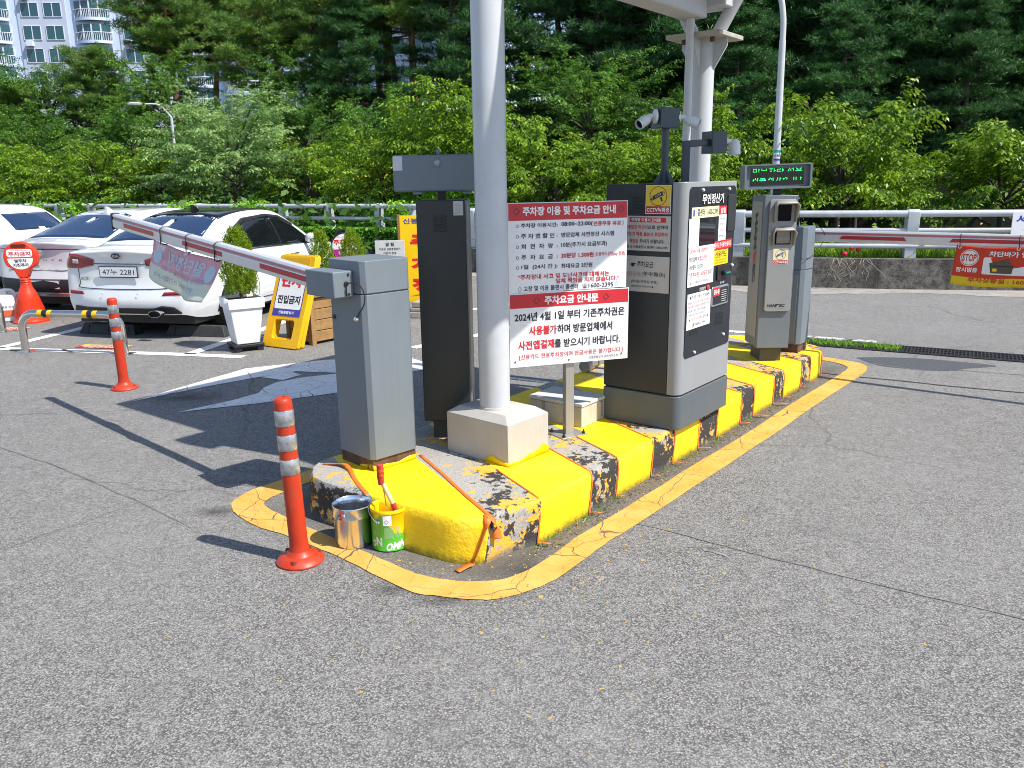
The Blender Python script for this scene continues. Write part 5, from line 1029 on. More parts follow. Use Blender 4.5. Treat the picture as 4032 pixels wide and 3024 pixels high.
def wheel(par, x, y, r, w):
    s = 1 if x > 0 else -1; M = Matrix.Translation((x - s * w / 2, y, r)) @ Matrix.Rotation(R_(90 * s), 4, 'Y')
    t_ = obj('wheel', MB().lathe([(r * .62, 0), (r * .95, 0), (r, .02), (r, w - .02), (r * .95, w), (r * .64, w - .005), (r * .62, w - .03)], 40, M, False, False), tyre, par)
    obj('rim', MB().lathe([(0, w - .05), (r * .18, w - .03), (r * .6, w - .02), (r * .64, w - .004)], 40, M, False, False), flat('rim dark', (.03, .03, .032), .4), t_)
    sp_ = MB()
    for k in range(10): sp_.box(-.018, .018, r * .12, r * .60, w - .035, w - .010, M @ Matrix.Rotation(2 * math.pi * k / 10, 4, 'Z'))
    obj('spoke', sp_, rimm, t_); return t_
def plate(par, loc, txt, rot=(R_(90), 0, 0), col=None, w=.53):
    p_ = obj('licence_plate', MB().box(-w / 2, w / 2, -.07, .07, 0, .012), flat('plate frame', (.06, .06, .07), .4), par, loc, rot, bevel=.006)
    m = MB(); rect(m, -w / 2 + .014, -.056, w / 2 - .014, .056, 0); m.z = .001; put_text(m, txt, -w / 2 + .05, -.036, w / 2 - .05, .036, 1, .0)
    obj('plate_face', m, [col or flat('plate white', hx('dfe3e8'), .4), INK()], p_, (0, 0, .013), smooth=0); return p_
def badge_ring(par, loc, rx, rz, txt, fill, ink, rot=(R_(90), 0, 0), shear=0.):
    m = MB(); disc(m, 0, 0, rx, 0, 32, rz / rx); m.z = .002; ring(m, 0, 0, rx, rx * .09, 1, 32, rz / rx); put_text(m, txt, -rx * .62, -rz * .42, rx * .62, rz * .42, 1, .03, shear)
    return obj('badge', m, [fill, ink], par, loc, rot, smooth=0)
chr_ = flat('chrome', (.7, .7, .7), .1, 1.); silv = flat('badge silver', (.45, .45, .46), .25, .8)
HEAD = R_(-13)
# -- white sedan
S = [(.13, [(.76, .30), (.81, .45), (.80, .70), (.765, .95), (.70, 1.035), (.36, 1.072), (0, 1.078)]),
     (.30, [(.83, .25), (.895, .45), (.90, .70), (.85, .93), (.70, 1.055), (.36, 1.095), (0, 1.10)]),
     (.60, [(.84, .22), (.91, .46), (.915, .72), (.865, .94), (.69, 1.075), (.36, 1.118), (0, 1.122)]),
     (1.00, [(.84, .21), (.91, .46), (.918, .73), (.870, .935), (.66, 1.21), (.36, 1.28), (0, 1.29)]),
     (1.50, [(.84, .21), (.905, .46), (.915, .73), (.865, .935), (.61, 1.36), (.33, 1.43), (0, 1.44)]),
     (2.15, [(.84, .21), (.905, .46), (.912, .72), (.86, .925), (.60, 1.41), (.32, 1.465), (0, 1.475)]),
     (2.80, [(.84, .21), (.905, .46), (.912, .71), (.86, .91), (.61, 1.36), (.34, 1.425), (0, 1.435)]),
     (3.30, [(.84, .21), (.905, .46), (.912, .70), (.86, .895), (.68, 1.14), (.40, 1.21), (0, 1.23)]),
     (3.70, [(.84, .22), (.905, .46), (.91, .69), (.85, .87), (.70, .95), (.42, 1.0), (0, 1.01)]),
     (4.30, [(.83, .24), (.89, .45), (.89, .66), (.82, .80), (.68, .86), (.38, .90), (0, .91)]),
     (4.68, [(.70, .28), (.76, .45), (.76, .60), (.70, .70), (.58, .74), (.32, .77), (0, .775)])]
cap = [.05, .0, .045, .055, .02, .02, .02]
k5 = thing('parked_sedan', 'white sedan with black roof parked rear-on, rear plate and round oval badge in view', 'car', (-4.235, 8.83, 0), HEAD, 'white cars parked in the bays'); k5.scale = (.91, .91, .91)
mbk = car_shell(S, cap); bk = bvh_of(mbk); obj('body', mbk, carw, k5, smooth=60)
obj('underbody', MB().box(-.80, .80, .25, 4.5, .17, .40), blackp, k5)
for x in (-.80, .80):
    for y in (1.02, 3.83): wheel(k5, x * 1.03, y, .325, .215)
for y in (1.02, 3.83): patch('wheel_arch', bk, k5, blackp, [(y - .36 + .72 * i / 12, .26) for i in range(13)], [(y - .36 * math.cos(math.pi * i / 12), .32 + .37 * math.sin(math.pi * i / 12)) for i in range(13)], 'right', 24, 8, .003)
patch('rear_window', bk, k5, glassc, [(-.66, 1.115), (-.3, 1.14), (.3, 1.14), (.66, 1.115)], [(-.53, 1.375), (-.3, 1.425), (.3, 1.425), (.53, 1.375)], 'rear', 24, 10)
patch('roof_panel', bk, k5, blackg, [(-.56, 1.34), (-.3, 1.40), (.3, 1.40), (.56, 1.34)], [(-.54, 2.85), (.54, 2.85)], 'top', 20, 16)
patch('centre_pillar', bk, k5, blackg, [(2.33, .95), (2.46, .945)], [(2.33, 1.358), (2.46, 1.355)], 'right', 4, 6, .0035)
patch('side_window', bk, k5, glassd, [(1.32, .985), (2.36, .955)], [(1.50, 1.22), (1.75, 1.325), (2.36, 1.355)], 'right', 24, 10)
patch('side_window', bk, k5, glassd, [(2.44, .955), (3.28, .935)], [(2.44, 1.352), (2.75, 1.315), (3.05, 1.19), (3.30, 1.02)], 'right', 24, 10)
patch('window_trim', bk, k5, chr_, [(1.28, .965), (3.35, .918)], [(1.28, .985), (3.35, .934)], 'right', 24, 2, .006)
patch('rain_visor', bk, k5, blackp, [(1.45, 1.22), (1.78, 1.325), (2.4, 1.357), (2.75, 1.32), (3.05, 1.20)], [(1.40, 1.25), (1.75, 1.362), (2.4, 1.392), (2.78, 1.352), (3.08, 1.22)], 'right', 30, 3, .012)
for s in (-1, 1):
    tl = patch('tail_lamp', bk, k5, lampr, [(s * .36, .885), (s * .56, .845), (s * .80, .85)], [(s * .345, .955), (s * .56, 1.01), (s * .775, 1.03)], 'rear', 14, 5, .008)
    patch('reverse_lens', bk, tl, flat('clear lens', (.5, .42, .42), .1), [(s * .58, .90), (s * .67, .905)], [(s * .58, .95), (s * .67, .955)], 'rear', 6, 3, .012)
    patch('bumper_reflector', bk, k5, flat('reflector red', hx('8a1420'), .25), [(s * .53, .535), (s * .76, .54)], [(s * .56, .575), (s * .765, .58)], 'rear', 8, 2, .005)
    obj('parking_sensor', MB().lathe([(.013, 0), (.013, .003)], 14, Matrix.Translation((s * .24, .004, .555)) @ Matrix.Rotation(R_(90), 4, 'X')), carw, k5)
patch('bumper_skirt', bk, k5, blackp, [(-.74, .315), (.74, .315)], [(-.70, .40), (-.5, .385), (.42, .385), (.52, .415), (.66, .40), (.74, .335)], 'rear', 30, 4, .010)
for pts in ([(-.60, .84), (-.585, .68), (-.52, .615), (.52, .615), (.585, .68), (.60, .84)], [(-.36, .905), (.36, .905)]):
    q = [bk.ray_cast(Vector((x, -2, z)), Vector((0, 1, 0)))[0] - Vector((0, .002, 0)) for x, z in [(p.x, p.z) for p in smoothpath([(x, 0, z) for x, z in pts], 6)]]; obj('panel_gap', MB().tube(q, .005, 6), seam, k5)
q = [bk.ray_cast(Vector((3, y, z)), Vector((-1, 0, 0)))[0] + Vector((.001, 0, 0)) for y, z in ((1.42, .95), (1.50, .75), (1.62, .5), (1.64, .3))]; obj('panel_gap', MB().tube(smoothpath(q, 4), .004, 6), seam, k5)
q = [bk.ray_cast(Vector((3, y, z)), Vector((-1, 0, 0)))[0] + Vector((.001, 0, 0)) for y, z in ((2.40, .94), (2.42, .6), (2.42, .28))]; obj('panel_gap', MB().tube(smoothpath(q, 4), .004, 6), seam, k5)
q = [bk.ray_cast(Vector((3, y, z)), Vector((-1, 0, 0)))[0] + Vector((.001, 0, 0)) for y, z in ((1.35, .30), (2.3, .285), (3.3, .28))]; obj('panel_gap', MB().tube(q, .006, 6), seam, k5)
for y in (1.62, 2.60): h_ = bk.ray_cast(Vector((3, y, .81)), Vector((-1, 0, 0)))[0]; obj('door_handle', MB().tube(smoothpath([h_ + Vector((0, -.02, 0)), h_ + Vector((.028, .02, 0)), h_ + Vector((.028, .17, 0)), h_ + Vector((0, .21, 0))], 4), .012, 10), chr_, k5)
mi = obj('side_mirror', MB().lathe([(0, -.11), (.05, -.10), (.075, -.04), (.08, .03), (.06, .10), (0, .125)], 18, Matrix.Translation((.98, 3.13, 1.0)) @ Matrix.Rotation(R_(90), 4, 'Y') @ Matrix.Rotation(R_(0), 4, 'X'), False, False, 1., .75), carw, k5, smooth=60)
obj('mirror_foot', MB().tube([(.83, 3.16, .94), (.93, 3.14, .95)], .03, 10), blackp, mi)
ex = obj('exhaust_tip', MB().lathe([(.08, 0), (.085, .0), (.085, .08), (.075, .08), (.072, .01)], 28, Matrix.Translation((.50, -.012, .335)) @ Matrix.Rotation(R_(-90), 4, 'X') @ Matrix.Translation((0, 0, -.075)), False, False, 1., .48), chr_, k5); obj('exhaust_bore', MB().lathe([(0, 0), (.074, 0)], 24, Matrix.Translation((.50, -.02, .335)) @ Matrix.Rotation(R_(-90), 4, 'X'), False, False, 1., .48), INK(), ex)
plate(k5, (0, .035, .813), '47누 2281')
badge_ring(k5, (0, .012, 1.0), .066, .037, 'KIA', INK(), chr_); m = MB(); put_text(m, 'K5', -.06, -.022, .05, .022, 0, .05, .2); obj('badge', m, [silv], k5, (-.47, .025, .73), (R_(90), 0, R_(-3)), smooth=0)
obj('shark_fin', MB().prism([(0, 0), (.16, 0), (.05, .075), (.0, .085)], -.022, .022), blackg, k5, (0, 1.62, 1.455), (R_(90), 0, R_(90)), bevel=.004)
# -- silver-white sedan to its left
S2 = [(.12, [(.76, .30), (.80, .46), (.79, .72), (.76, .95), (.69, 1.03), (.36, 1.062), (0, 1.068)]), (.30, [(.82, .25), (.88, .46), (.885, .72), (.84, .945), (.70, 1.04), (.36, 1.078), (0, 1.084)]), (.52, [(.83, .22), (.90, .46), (.90, .74), (.85, .948), (.69, 1.058), (.36, 1.10), (0, 1.105)])] + [(y, [(x * .985, z * (1.0 if z < .5 else .985)) for x, z in rw]) for y, rw in S[3:]]
s2c = thing('parked_sedan', 'silver-white sedan with slanted H badge parked behind the orange cone sign', 'car', (-5.95, 10.42, 0), HEAD, 'white cars parked in the bays'); s2c.scale = (.91, .91, .91)
carp = plain('pearl white paint', (.66, .67, .70), .18, var=.01, scale=2, coat=.8)
mb2 = car_shell(S2, [.05, .0, .05, .05, .015, .015, .015]); b2_ = bvh_of(mb2); obj('body', mb2, carp, s2c, smooth=60); obj('underbody', MB().box(-.78, .78, .25, 4.5, .17, .4), blackp, s2c)
for x in (-.80, .80):
    for y in (1.0, 3.8): wheel(s2c, x * 1.03, y, .32, .21)
patch('rear_window', b2_, s2c, glassc, [(-.66, 1.075), (-.3, 1.10), (.3, 1.10), (.66, 1.075)], [(-.54, 1.36), (-.3, 1.405), (.3, 1.405), (.54, 1.36)], 'rear', 24, 10)
patch('side_window', b2_, s2c, glassd, [(1.30, .985), (3.28, .935)], [(1.45, 1.20), (1.75, 1.31), (2.6, 1.33), (3.05, 1.17), (3.30, 1.02)], 'right', 24, 10)
patch('bumper_lower', b2_, s2c, blackp, [(-.74, .31), (.74, .31)], [(-.78, .56), (-.4, .55), (.4, .55), (.78, .56)], 'rear', 24, 5, .008); patch('skid_trim', b2_, s2c, silv, [(-.7, .30), (.7, .30)], [(-.74, .36), (.74, .36)], 'rear', 20, 3, .014)
patch('tail_light_bar', b2_, s2c, flat('lamp bar dark', (.18, .02, .03), .15), [(-.76, .955), (.76, .955)], [(-.76, .968), (.76, .968)], 'rear', 24, 1, .006)
q = [b2_.ray_cast(Vector((x, -2, z)), Vector((0, 1, 0)))[0] - Vector((0, .002, 0)) for x, z in ((-.6, .68), (-.3, .665), (.3, .665), (.6, .68))]; obj('panel_gap', MB().tube(q, .006, 6), seam, s2c)
badge_ring(s2c, (0, .018, .915), .068, .042, 'H', carp, silv, shear=.45); m = MB()
for i, ch in enumerate('AVANTE'): put_text(m, ch, -.34 + i * .125, .0, -.285 + i * .125, .024, 0, .05, .2)
obj('badge', m, [silv], s2c, (0, .022, .80), (R_(90), 0, 0), smooth=0); plate(s2c, (0, .015, .475), '374서 1784', w=.53)
obj('shark_fin', MB().prism([(0, 0), (.16, 0), (.05, .075), (.0, .085)], -.022, .022), carp, s2c, (0, 1.45, 1.41), (R_(90), 0, R_(90)), bevel=.004)
obj('rear_camera', MB().lathe([(.016, 0), (.012, .012)], 14, Matrix.Translation((-.05, .03, .94)) @ Matrix.Rotation(R_(90), 4, 'X')), blackp, s2c)
# -- white van-like SUV at the left edge, its rear towards the silver-white sedan
S3 = [(.10, [(.78, .36), (.86, .55), (.86, .85), (.83, 1.05), (.76, 1.16), (.4, 1.22), (0, 1.23)]), (.35, [(.84, .30), (.93, .55), (.93, .85), (.89, 1.08), (.76, 1.42), (.4, 1.50), (0, 1.52)]), (.62, [(.84, .28), (.94, .55), (.945, .85), (.90, 1.09), (.75, 1.60), (.4, 1.70), (0, 1.72)])] + [(y, [(.85, .26), (.945, .56), (.95, .86), (.91, 1.10), (.74, 1.66), (.4, 1.76), (0, 1.78)]) for y in (1.1, 1.8, 2.5)] + [(3.2, [(.85, .26), (.945, .56), (.95, .86), (.90, 1.08), (.74, 1.45), (.4, 1.55), (0, 1.57)]), (3.7, [(.85, .26), (.945, .56), (.94, .84), (.88, 1.02), (.76, 1.10), (.4, 1.14), (0, 1.15)]), (4.5, [(.80, .3), (.88, .55), (.86, .8), (.8, .95), (.66, 1.0), (.4, 1.03), (0, 1.04)])]
suv = thing('parked_suv', 'tall white SUV cut off by the left edge, dark side windows in view', 'car', (-7.85, 14.15, 0), R_(82), 'white cars parked in the bays'); suv.scale = (.91, .91, .77)
mb3 = car_shell(S3, [.06, .0, .02, .03, .05, .05, .05]); b3_ = bvh_of(mb3); obj('body', mb3, carw, suv, smooth=60); obj('underbody', MB().box(-.82, .82, .25, 4.5, .2, .45), blackp, suv)
def mirror_y(P): return P
for sd in ('left', 'right'):
    patch('side_window', b3_, suv, glassd, [(.42, 1.16), (1.0, 1.15)], [(.72, 1.50), (1.02, 1.54)], sd, 12, 8); patch('side_window', b3_, suv, glassd, [(1.22, 1.15), (2.15, 1.14)], [(1.22, 1.54), (2.15, 1.55)], sd, 14, 8); patch('side_window', b3_, suv, glassd, [(2.25, 1.14), (3.3, 1.12)], [(2.25, 1.55), (2.9, 1.5)], sd, 14, 8)
    patch('arch_trim', b3_, suv, flat('arch grey', (.12, .12, .13), .5), [(1.05 - .46 + .92 * i / 12, .28) for i in range(13)], [(1.05 - .46 * math.cos(math.pi * i / 12), .36 + .45 * math.sin(math.pi * i / 12)) for i in range(13)], sd, 24, 8, .003)
patch('rear_window', b3_, suv, glassc, [(-.66, 1.24), (.66, 1.24)], [(-.6, 1.58), (.6, 1.58)], 'rear', 16, 8)
for x in (-.84, .84):
    for y in (1.05, 3.75): wheel(suv, x * 1.08, y, .37, .24)

# ------------------------------------------------------------------ guard rails and walls
galv = plain('galvanised rail', (.50, .52, .55), .34, metal=.15, var=.10, scale=5, dirt=.25)
t = NT('dirty retaining wall'); co = t.co(); nz = t.noise(9, 8, .75, co); st = t.noise(2.2, 5, .6, t.vm('MULTIPLY', co, (1, 1, .25)))
gr = t.noise(55, 4, .7, co)
c = t.mix(t.step(nz, .42, .58), (.04, .036, .032), (.20, .18, .155)); c = t.mix(t.step(gr, .45, .7), c, (.18, .165, .145)); c = t.mix(t.math('MULTIPLY', t.step(st, .48, .62), .75), c, (.025, .023, .021)); t.set(col=c, rough=.95); t.bump(t.math('ADD', nz, gr), .9, .02); wallm = t.m
RW = [Vector(p) for p in ((-1.0, 15.25, 0), (1.5, 13.75, 0), (3.2, 12.8, 0), (4.92, 12.22, 0), (6.4, 11.85, 0), (9.2, 11.4, 0), (14, 10.9, 0))]
LW = [Vector(p) for p in ((-42, 39, 0), (-15.5, 25.5, 0), (-5.07, 20.3, 0), (-2.65, 19.1, 0), (-1.9, 17.6, 0), (-1.05, 15.35, 0))]
def wall(name, label, path, h, th, mat):
    pts = smoothpath(path, 6); m = MB(); A_, B_ = [], []
    for i, p in enumerate(pts):
        tt = (pts[min(i + 1, len(pts) - 1)] - pts[max(i - 1, 0)]).normalized(); nn = Vector((-tt.y, tt.x, 0)); A_.append(p); B_.append(p + nn * th)
    up = Vector((0, 0, h)); m.grid([[p - Vector((0, 0, .1)) for p in A_], [p + up for p in A_], [p + up for p in B_], [p - Vector((0, 0, 1.5)) for p in B_]]); return tag(obj(name, m, mat, bevel=0, smooth=30), label, 'wall')
wall('retaining_wall', 'low dirty concrete wall under the right guard rail', RW, .44, .42, wallm); wall('retaining_wall', 'low concrete wall behind the parked cars, hidden by ivy', LW, .50, .40, wallm)
def railing(label, path, zs, rs_, npost, pw_, z0, s0=0.):
    t_ = thing('guard_rail', label, 'guard rail', path[0]); o_ = path[0]; pts = smoothpath(path, 6); acc = [0.]
    for a, b in zip(pts, pts[1:]): acc.append(acc[-1] + (b - a).length)
    def at(s):
        for i in range(len(pts) - 1):
            if s <= acc[i + 1]: f = (s - acc[i]) / (acc[i + 1] - acc[i]); return pts[i].lerp(pts[i + 1], f), (pts[i + 1] - pts[i]).normalized()
        return pts[-1], (pts[-1] - pts[-2]).normalized()
    for z, r in zip(zs, rs_):
        obj('rail_tube', MB().tube([p - o_ + Vector((-(.0), .2, z)) for p in pts], r, 16), galv, t_, smooth=60)
    first = None
    for s in npost:
        p, d = at(s + s0); a = math.atan2(d.y, d.x); w = pw_ / 2
        prof = [(-.03, z0), (.22, z0), (.20, z0 + .2), (.17, .80), (.16, zs[0] + .02), (.11, zs[0] + rs_[0] + .012), (-.0, zs[0] + rs_[0] + .014), (-.055, zs[0] + .03), (-.06, zs[0] - .02), (-.045, .75), (-.02, z0 + .2)]
        if first is None:
            m = MB().prism(prof, -w, w); first = obj('rail_post', m, galv, t_, bevel=.006)
            c = first
        else: c = first.copy(); COL.objects.link(c); c.parent = t_
        c.location = p - o_ + Vector((0, .2, 0)); c.rotation_euler = (R_(90), 0, a + R_(90))
    return t_
railing('bright galvanised three-tube guard rail along the right wall', RW, (1.085, .845, .615), (.050, .036, .036), [.4 + 2.45 * k for k in range(7)], .16, .44, -.05)
railing('grey three-tube guard rail behind parked cars, vines over it', LW, (1.085, .80, .56), (.055, .045, .04), [1.42 * k + 18 for k in range(24)], .13, .50)
sg = thing('rail_sign', 'white sign plate with blue letters on guard rail, cut by right edge', 'sign', (7.08, 11.70, 0), R_(-9))
sgp = obj('plate', MB().box(0, .9, -.012, 0, .80, 1.10), pan, sg, bevel=.002); m = MB(); put_text(m, '서행', .05, .955, .36, 1.07, 0, .03); m.z = .0; m.cur = 1; m.add([(.14, .86, 0), (.40, .90, 0), (.40, .86, 0)], [(0, 1, 2)]); obj('lettering', m, [BLU(), RED()], sgp, (0, -.0135, 0), (R_(90), 0, 0), smooth=0)

# ------------------------------------------------------------------ street lamps
lampp = plain('lamp pole grey', (.50, .51, .52), .4, var=.04, dirt=.06)
lp = thing('street_lamp', 'tall grey street lamp pole with curved top beside the payment machine, behind rail', 'street lamp', (4.49, 14.2, -.08)); lp.scale = (.8875,) * 3
obj('pole', MB().tube([(0, 0, 0), (0, 0, 2.3), (-.02, 0, 4.35)], [.075, .068, .058], 24), lampp, lp, smooth=60); obj('arm', MB().tube(smoothpath([(-.02, 0, 4.35), (-.035, 0, 4.75), (-.13, 0, 5.15), (-.4, 0, 5.6), (-.9, 0, 5.9), (-1.5, 0, 6.0)], 8), .052, 20), lampp, lp, smooth=60); obj('lamp_head', MB().prism(rrect(-2.1, -.12, -1.45, .12, .08), 5.95, 6.05), lampp, lp, bevel=.02)
m = MB(); m.seg = 10; R0 = .0725; rect(m, -.075, 0, .075, .21, 0); m.z = .001; rect(m, -.075, .15, .075, .205, 1); rect(m, -.075, .005, .075, .045, 2); put_text(m, 'LF-RE-8', -.06, .07, .06, .12, 3, .03); m.v = [((R0 + z) * math.sin(x / R0), -(R0 + z) * math.cos(x / R0), y) for x, y, z in m.v]
obj('number_sticker', m, [WHT(), flat('sticker teal', hx('2aa0a0')), BLU(), INK()], lp, (0, 0, 2.22), smooth=0)
def far_lamp(label, p, q, r=.05):
    t_ = thing('street_lamp', label, 'street lamp', p); d = Vector(q) - Vector(p); obj('pole', MB().tube([(0, 0, 0), (0, 0, d.z * .9)], r, 10), lampp, t_); obj('arm', MB().tube(smoothpath([(0, 0, d.z * .9), (d.x * .25, 0, d.z * .99), (d.x * .6, 0, d.z)], 4), r * .7, 8), lampp, t_)
    obj('lamp_head', MB().lathe([(0, -.05), (.14, -.03), (.16, .02), (.08, .06), (0, .07)], 14, Matrix.Translation((d.x * .85, 0, d.z)) , False, False, 1.6, .7), lampp, t_); return t_
far_lamp('small white street lamp head among the trees left of pillar', (-.65, 24, -.2), (-1.75, 24, 3.55)); far_lamp('thin white lamp between trees above the left rail', (-10.6, 27, 0), (-11.9, 27, 4.1), .04)
# ------------------------------------------------------------------ hillside, trees, buildings
def hz(x, y):
    d = y - (17.5 + max(0., -x - 2) * .42)
    if d < 0: return -.35
    rise = 9 + 5 / (1 + math.exp((x - 1) * .4)) ; d2 = max(0, d - rise * (.55 if x > 2 else 1))
    return -.35 + .5 * min(1, d / 8) + 7.5 * (1 - math.exp(-d2 / 16)) * min(1, .35 + d2 / 12) + .2 * math.sin(x * .35 + y * .2) * min(1, d2 / 5)
hm = MB(); rowsH = []
for j in range(46):
    y = 12.5 + j * 1.5 + max(0, j - 25) ** 1.6 * .35; rowsH.append([(x, y if y > 19 else y, hz(x, y)) for x in [-110 + 4.0 * i for i in range(50)]])
hm.grid(rowsH)
t = NT('wooded slope soil'); co = t.co(); nz = t.noise(1.5, 7, .7, co); t.set(col=t.mix(t.step(nz, .35, .65), t.mix(t.noise(7, 5, .7, co), (.014, .02, .009), (.03, .04, .014)), (.035, .027, .018)), rough=.95); t.bump(t.noise(4, 6, .7, co), 1., .3)
struct(obj('hillside', hm, t.m, smooth=60))
def branch_crown(seed, nb, ntw, nlf, R3, zc, leaf, twig, droop=.25, up=.15, lump=.28, reach=(.72, 1.0), fan=1.0):
    """leaves on twigs on branches that reach an uneven ellipsoid; returns arrays and the limb curves"""
    rng = np.random.default_rng(seed); P0 = []
    az = rng.uniform(0, 2 * np.pi, nb); el = np.arcsin(rng.uniform(-.45, 1., nb)); rad = rng.uniform(*reach, nb)
    rad *= 1 + lump * (np.sin(az * 3 + seed) * .5 + np.sin(az * 2 - el * 4 + seed * 2) * .6) * .6
    E = np.stack([R3[0] * rad * np.cos(el) * np.cos(az), R3[1] * rad * np.cos(el) * np.sin(az), zc + R3[2] * rad * np.sin(el)], 1)
    B = np.stack([np.zeros(nb), np.zeros(nb), zc - R3[2] * .75 + (E[:, 2] - zc + R3[2]) * .35], 1) + rng.normal(0, .05, (nb, 3))
    mid = B * .45 + E * .55 + np.array([0, 0, 1]) * (R3[2] * up)
    t = (.28 + .72 * (np.arange(ntw) + .5) / ntw)[None, :, None] + rng.uniform(-.03, .03, (nb, ntw, 1)); t = np.clip(t, 0, 1)
    C = (1 - t) ** 2 * B[:, None] + 2 * t * (1 - t) * mid[:, None] + t ** 2 * E[:, None]
    T = 2 * (1 - t) * (mid - B)[:, None] + 2 * t * (E - mid)[:, None]; T /= np.linalg.norm(T, axis=2)[..., None]
    hzn = rng.normal(0, 1, (nb, ntw, 3)); hzn[..., 2] *= .35; TD = T * 1.0 + hzn * .75 * fan; TD[..., 2] *= .55; TD /= np.linalg.norm(TD, axis=2)[..., None]
    tl = twig * rng.uniform(.6, 1.25, (nb, ntw, 1, 1)); s = ((np.arange(nlf) + .6) / nlf)[None, None, :, None]
    tw = C[:, :, None] + TD[:, :, None] * tl * s + np.array([0, 0, -1]) * (tl * droop * s ** 2); tw = tw + rng.normal(0, leaf * .18, tw.shape)
    side = np.cross(TD, [0, 0, 1]); side /= np.maximum(np.linalg.norm(side, axis=2), 1e-6)[..., None]
    alt = np.where(np.arange(nlf) % 2 == 0, 1., -1.)[None, None, :, None]
    D = TD[:, :, None] * .55 + side[:, :, None] * alt * .75 + np.array([0, 0, -1.]) * (.35 + droop) + rng.normal(0, .28, tw.shape); D /= np.linalg.norm(D, axis=3)[..., None]
    Nn = np.array([0, 0, 1.]) + rng.normal(0, .38, tw.shape)
    n = nb * ntw * nlf; L = leaf * rng.uniform(.7, 1.25, n); var = np.clip(rng.normal(.42, .18, (nb, 1, 1)) + rng.normal(0, .15, (nb, ntw, 1)) + rng.uniform(-.12, .12, (nb, ntw, nlf)) + .35 * (s[..., 0] > .7), 0, 1).reshape(-1)
    return tw.reshape(-1, 3), D.reshape(-1, 3), Nn.reshape(-1, 3), L, L * .42, var, (B, mid, E)
def limbs(cur, k, r0, h0, zc):
    B, mid, E = cur; m = MB(); m.tube(smoothpath([(0, 0, -.4), (.03, .02, h0 * .5), (-.02, .03, h0), (0, 0, zc)], 4), [r0 * (1 - .5 * i / 12) for i in range(13)], 10)
    for i in range(min(k, len(B))):
        q = [Vector(B[i]) * (1 - t) ** 2 + Vector(mid[i]) * 2 * t * (1 - t) + Vector(E[i]) * t * t for t in (0, .25, .5, .75, .95)]; m.tube(q, [r0 * .34, r0 * .27, r0 * .2, r0 * .13, r0 * .05], 6)
    return m
bark = plain('grey brown bark', (.075, .06, .05), .9, var=.35, scale=10, bumpy=.5); pbark = plain('red pine bark', (.22, .115, .07), .85, var=.4, scale=8, bumpy=.5)
PROT = {}
def proto(name, crown, trunk, cmat, tmat):
    P, D, Nn, L, W, var = crown; c = leaf_obj('crown', P, D, Nn, L, W, var, cmat, link=False)
    tr = MB(); tr.v, tr.f, tr.k = trunk.v, trunk.f, trunk.k; t_ = obj('trunk', tr, tmat, smooth=60); COL.objects.unlink(t_); PROT[name] = (c, t_)
def tree(name, label, kind, x, y, s, rz, z=None, group=None, sz=1.):
    c, t_ = PROT[kind]; e_ = thing(name, label, 'tree', (x, y, hz(x, y) if z is None else z), rz, group); e_.scale = (s, s, s * sz)
    for o_ in (t_, c): q = o_.copy(); COL.objects.link(q); q.parent = e_
    return e_
lc1 = m_leaf('cherry leaf', hx('325c10'), hx('92b42c'), .32, .42, .25); lc2 = m_leaf('mid green leaf', hx('2a511c'), hx('6f9c34'), .32, .45, .35); lc3 = m_leaf('pale willow leaf', hx('5f8a42'), hx('a8c47c'), .4, .4, .1)
ln1 = m_leaf('pine needle', hx('325a24'), hx('8aad4c'), .28, .5, .3); ln2 = m_leaf('dark conifer needle', hx('1c3e24'), hx('568a42'), .25, .5, .35)
for i in range(3):
    a_ = branch_crown(11 + i, 50, 22, 15, (1.75, 1.75, 1.35), 1.95, .092, .42, .34, .14, .34, (.6, 1.08), .7); proto('cherry%d' % i, a_[:6], limbs(a_[6], 16, .07, .9, 1.9), lc1, bark)
for i in range(2):
    a_ = branch_crown(31 + i, 70, 24, 14, (3.3, 3.3, 2.7), 4.2, .135, .68, .24, .12, .42, (.6, 1.1), .7); proto('broad%d' % i, a_[:6], limbs(a_[6], 18, .16, 1.6, 4.2), lc2, bark)
a_ = branch_crown(51, 70, 26, 18, (2.1, 2.1, 1.9), 2.3, .088, .5, .15, .2, .3); proto('willow0', a_[:6], limbs(a_[6], 14, .09, 1., 2.3), lc3, bark)
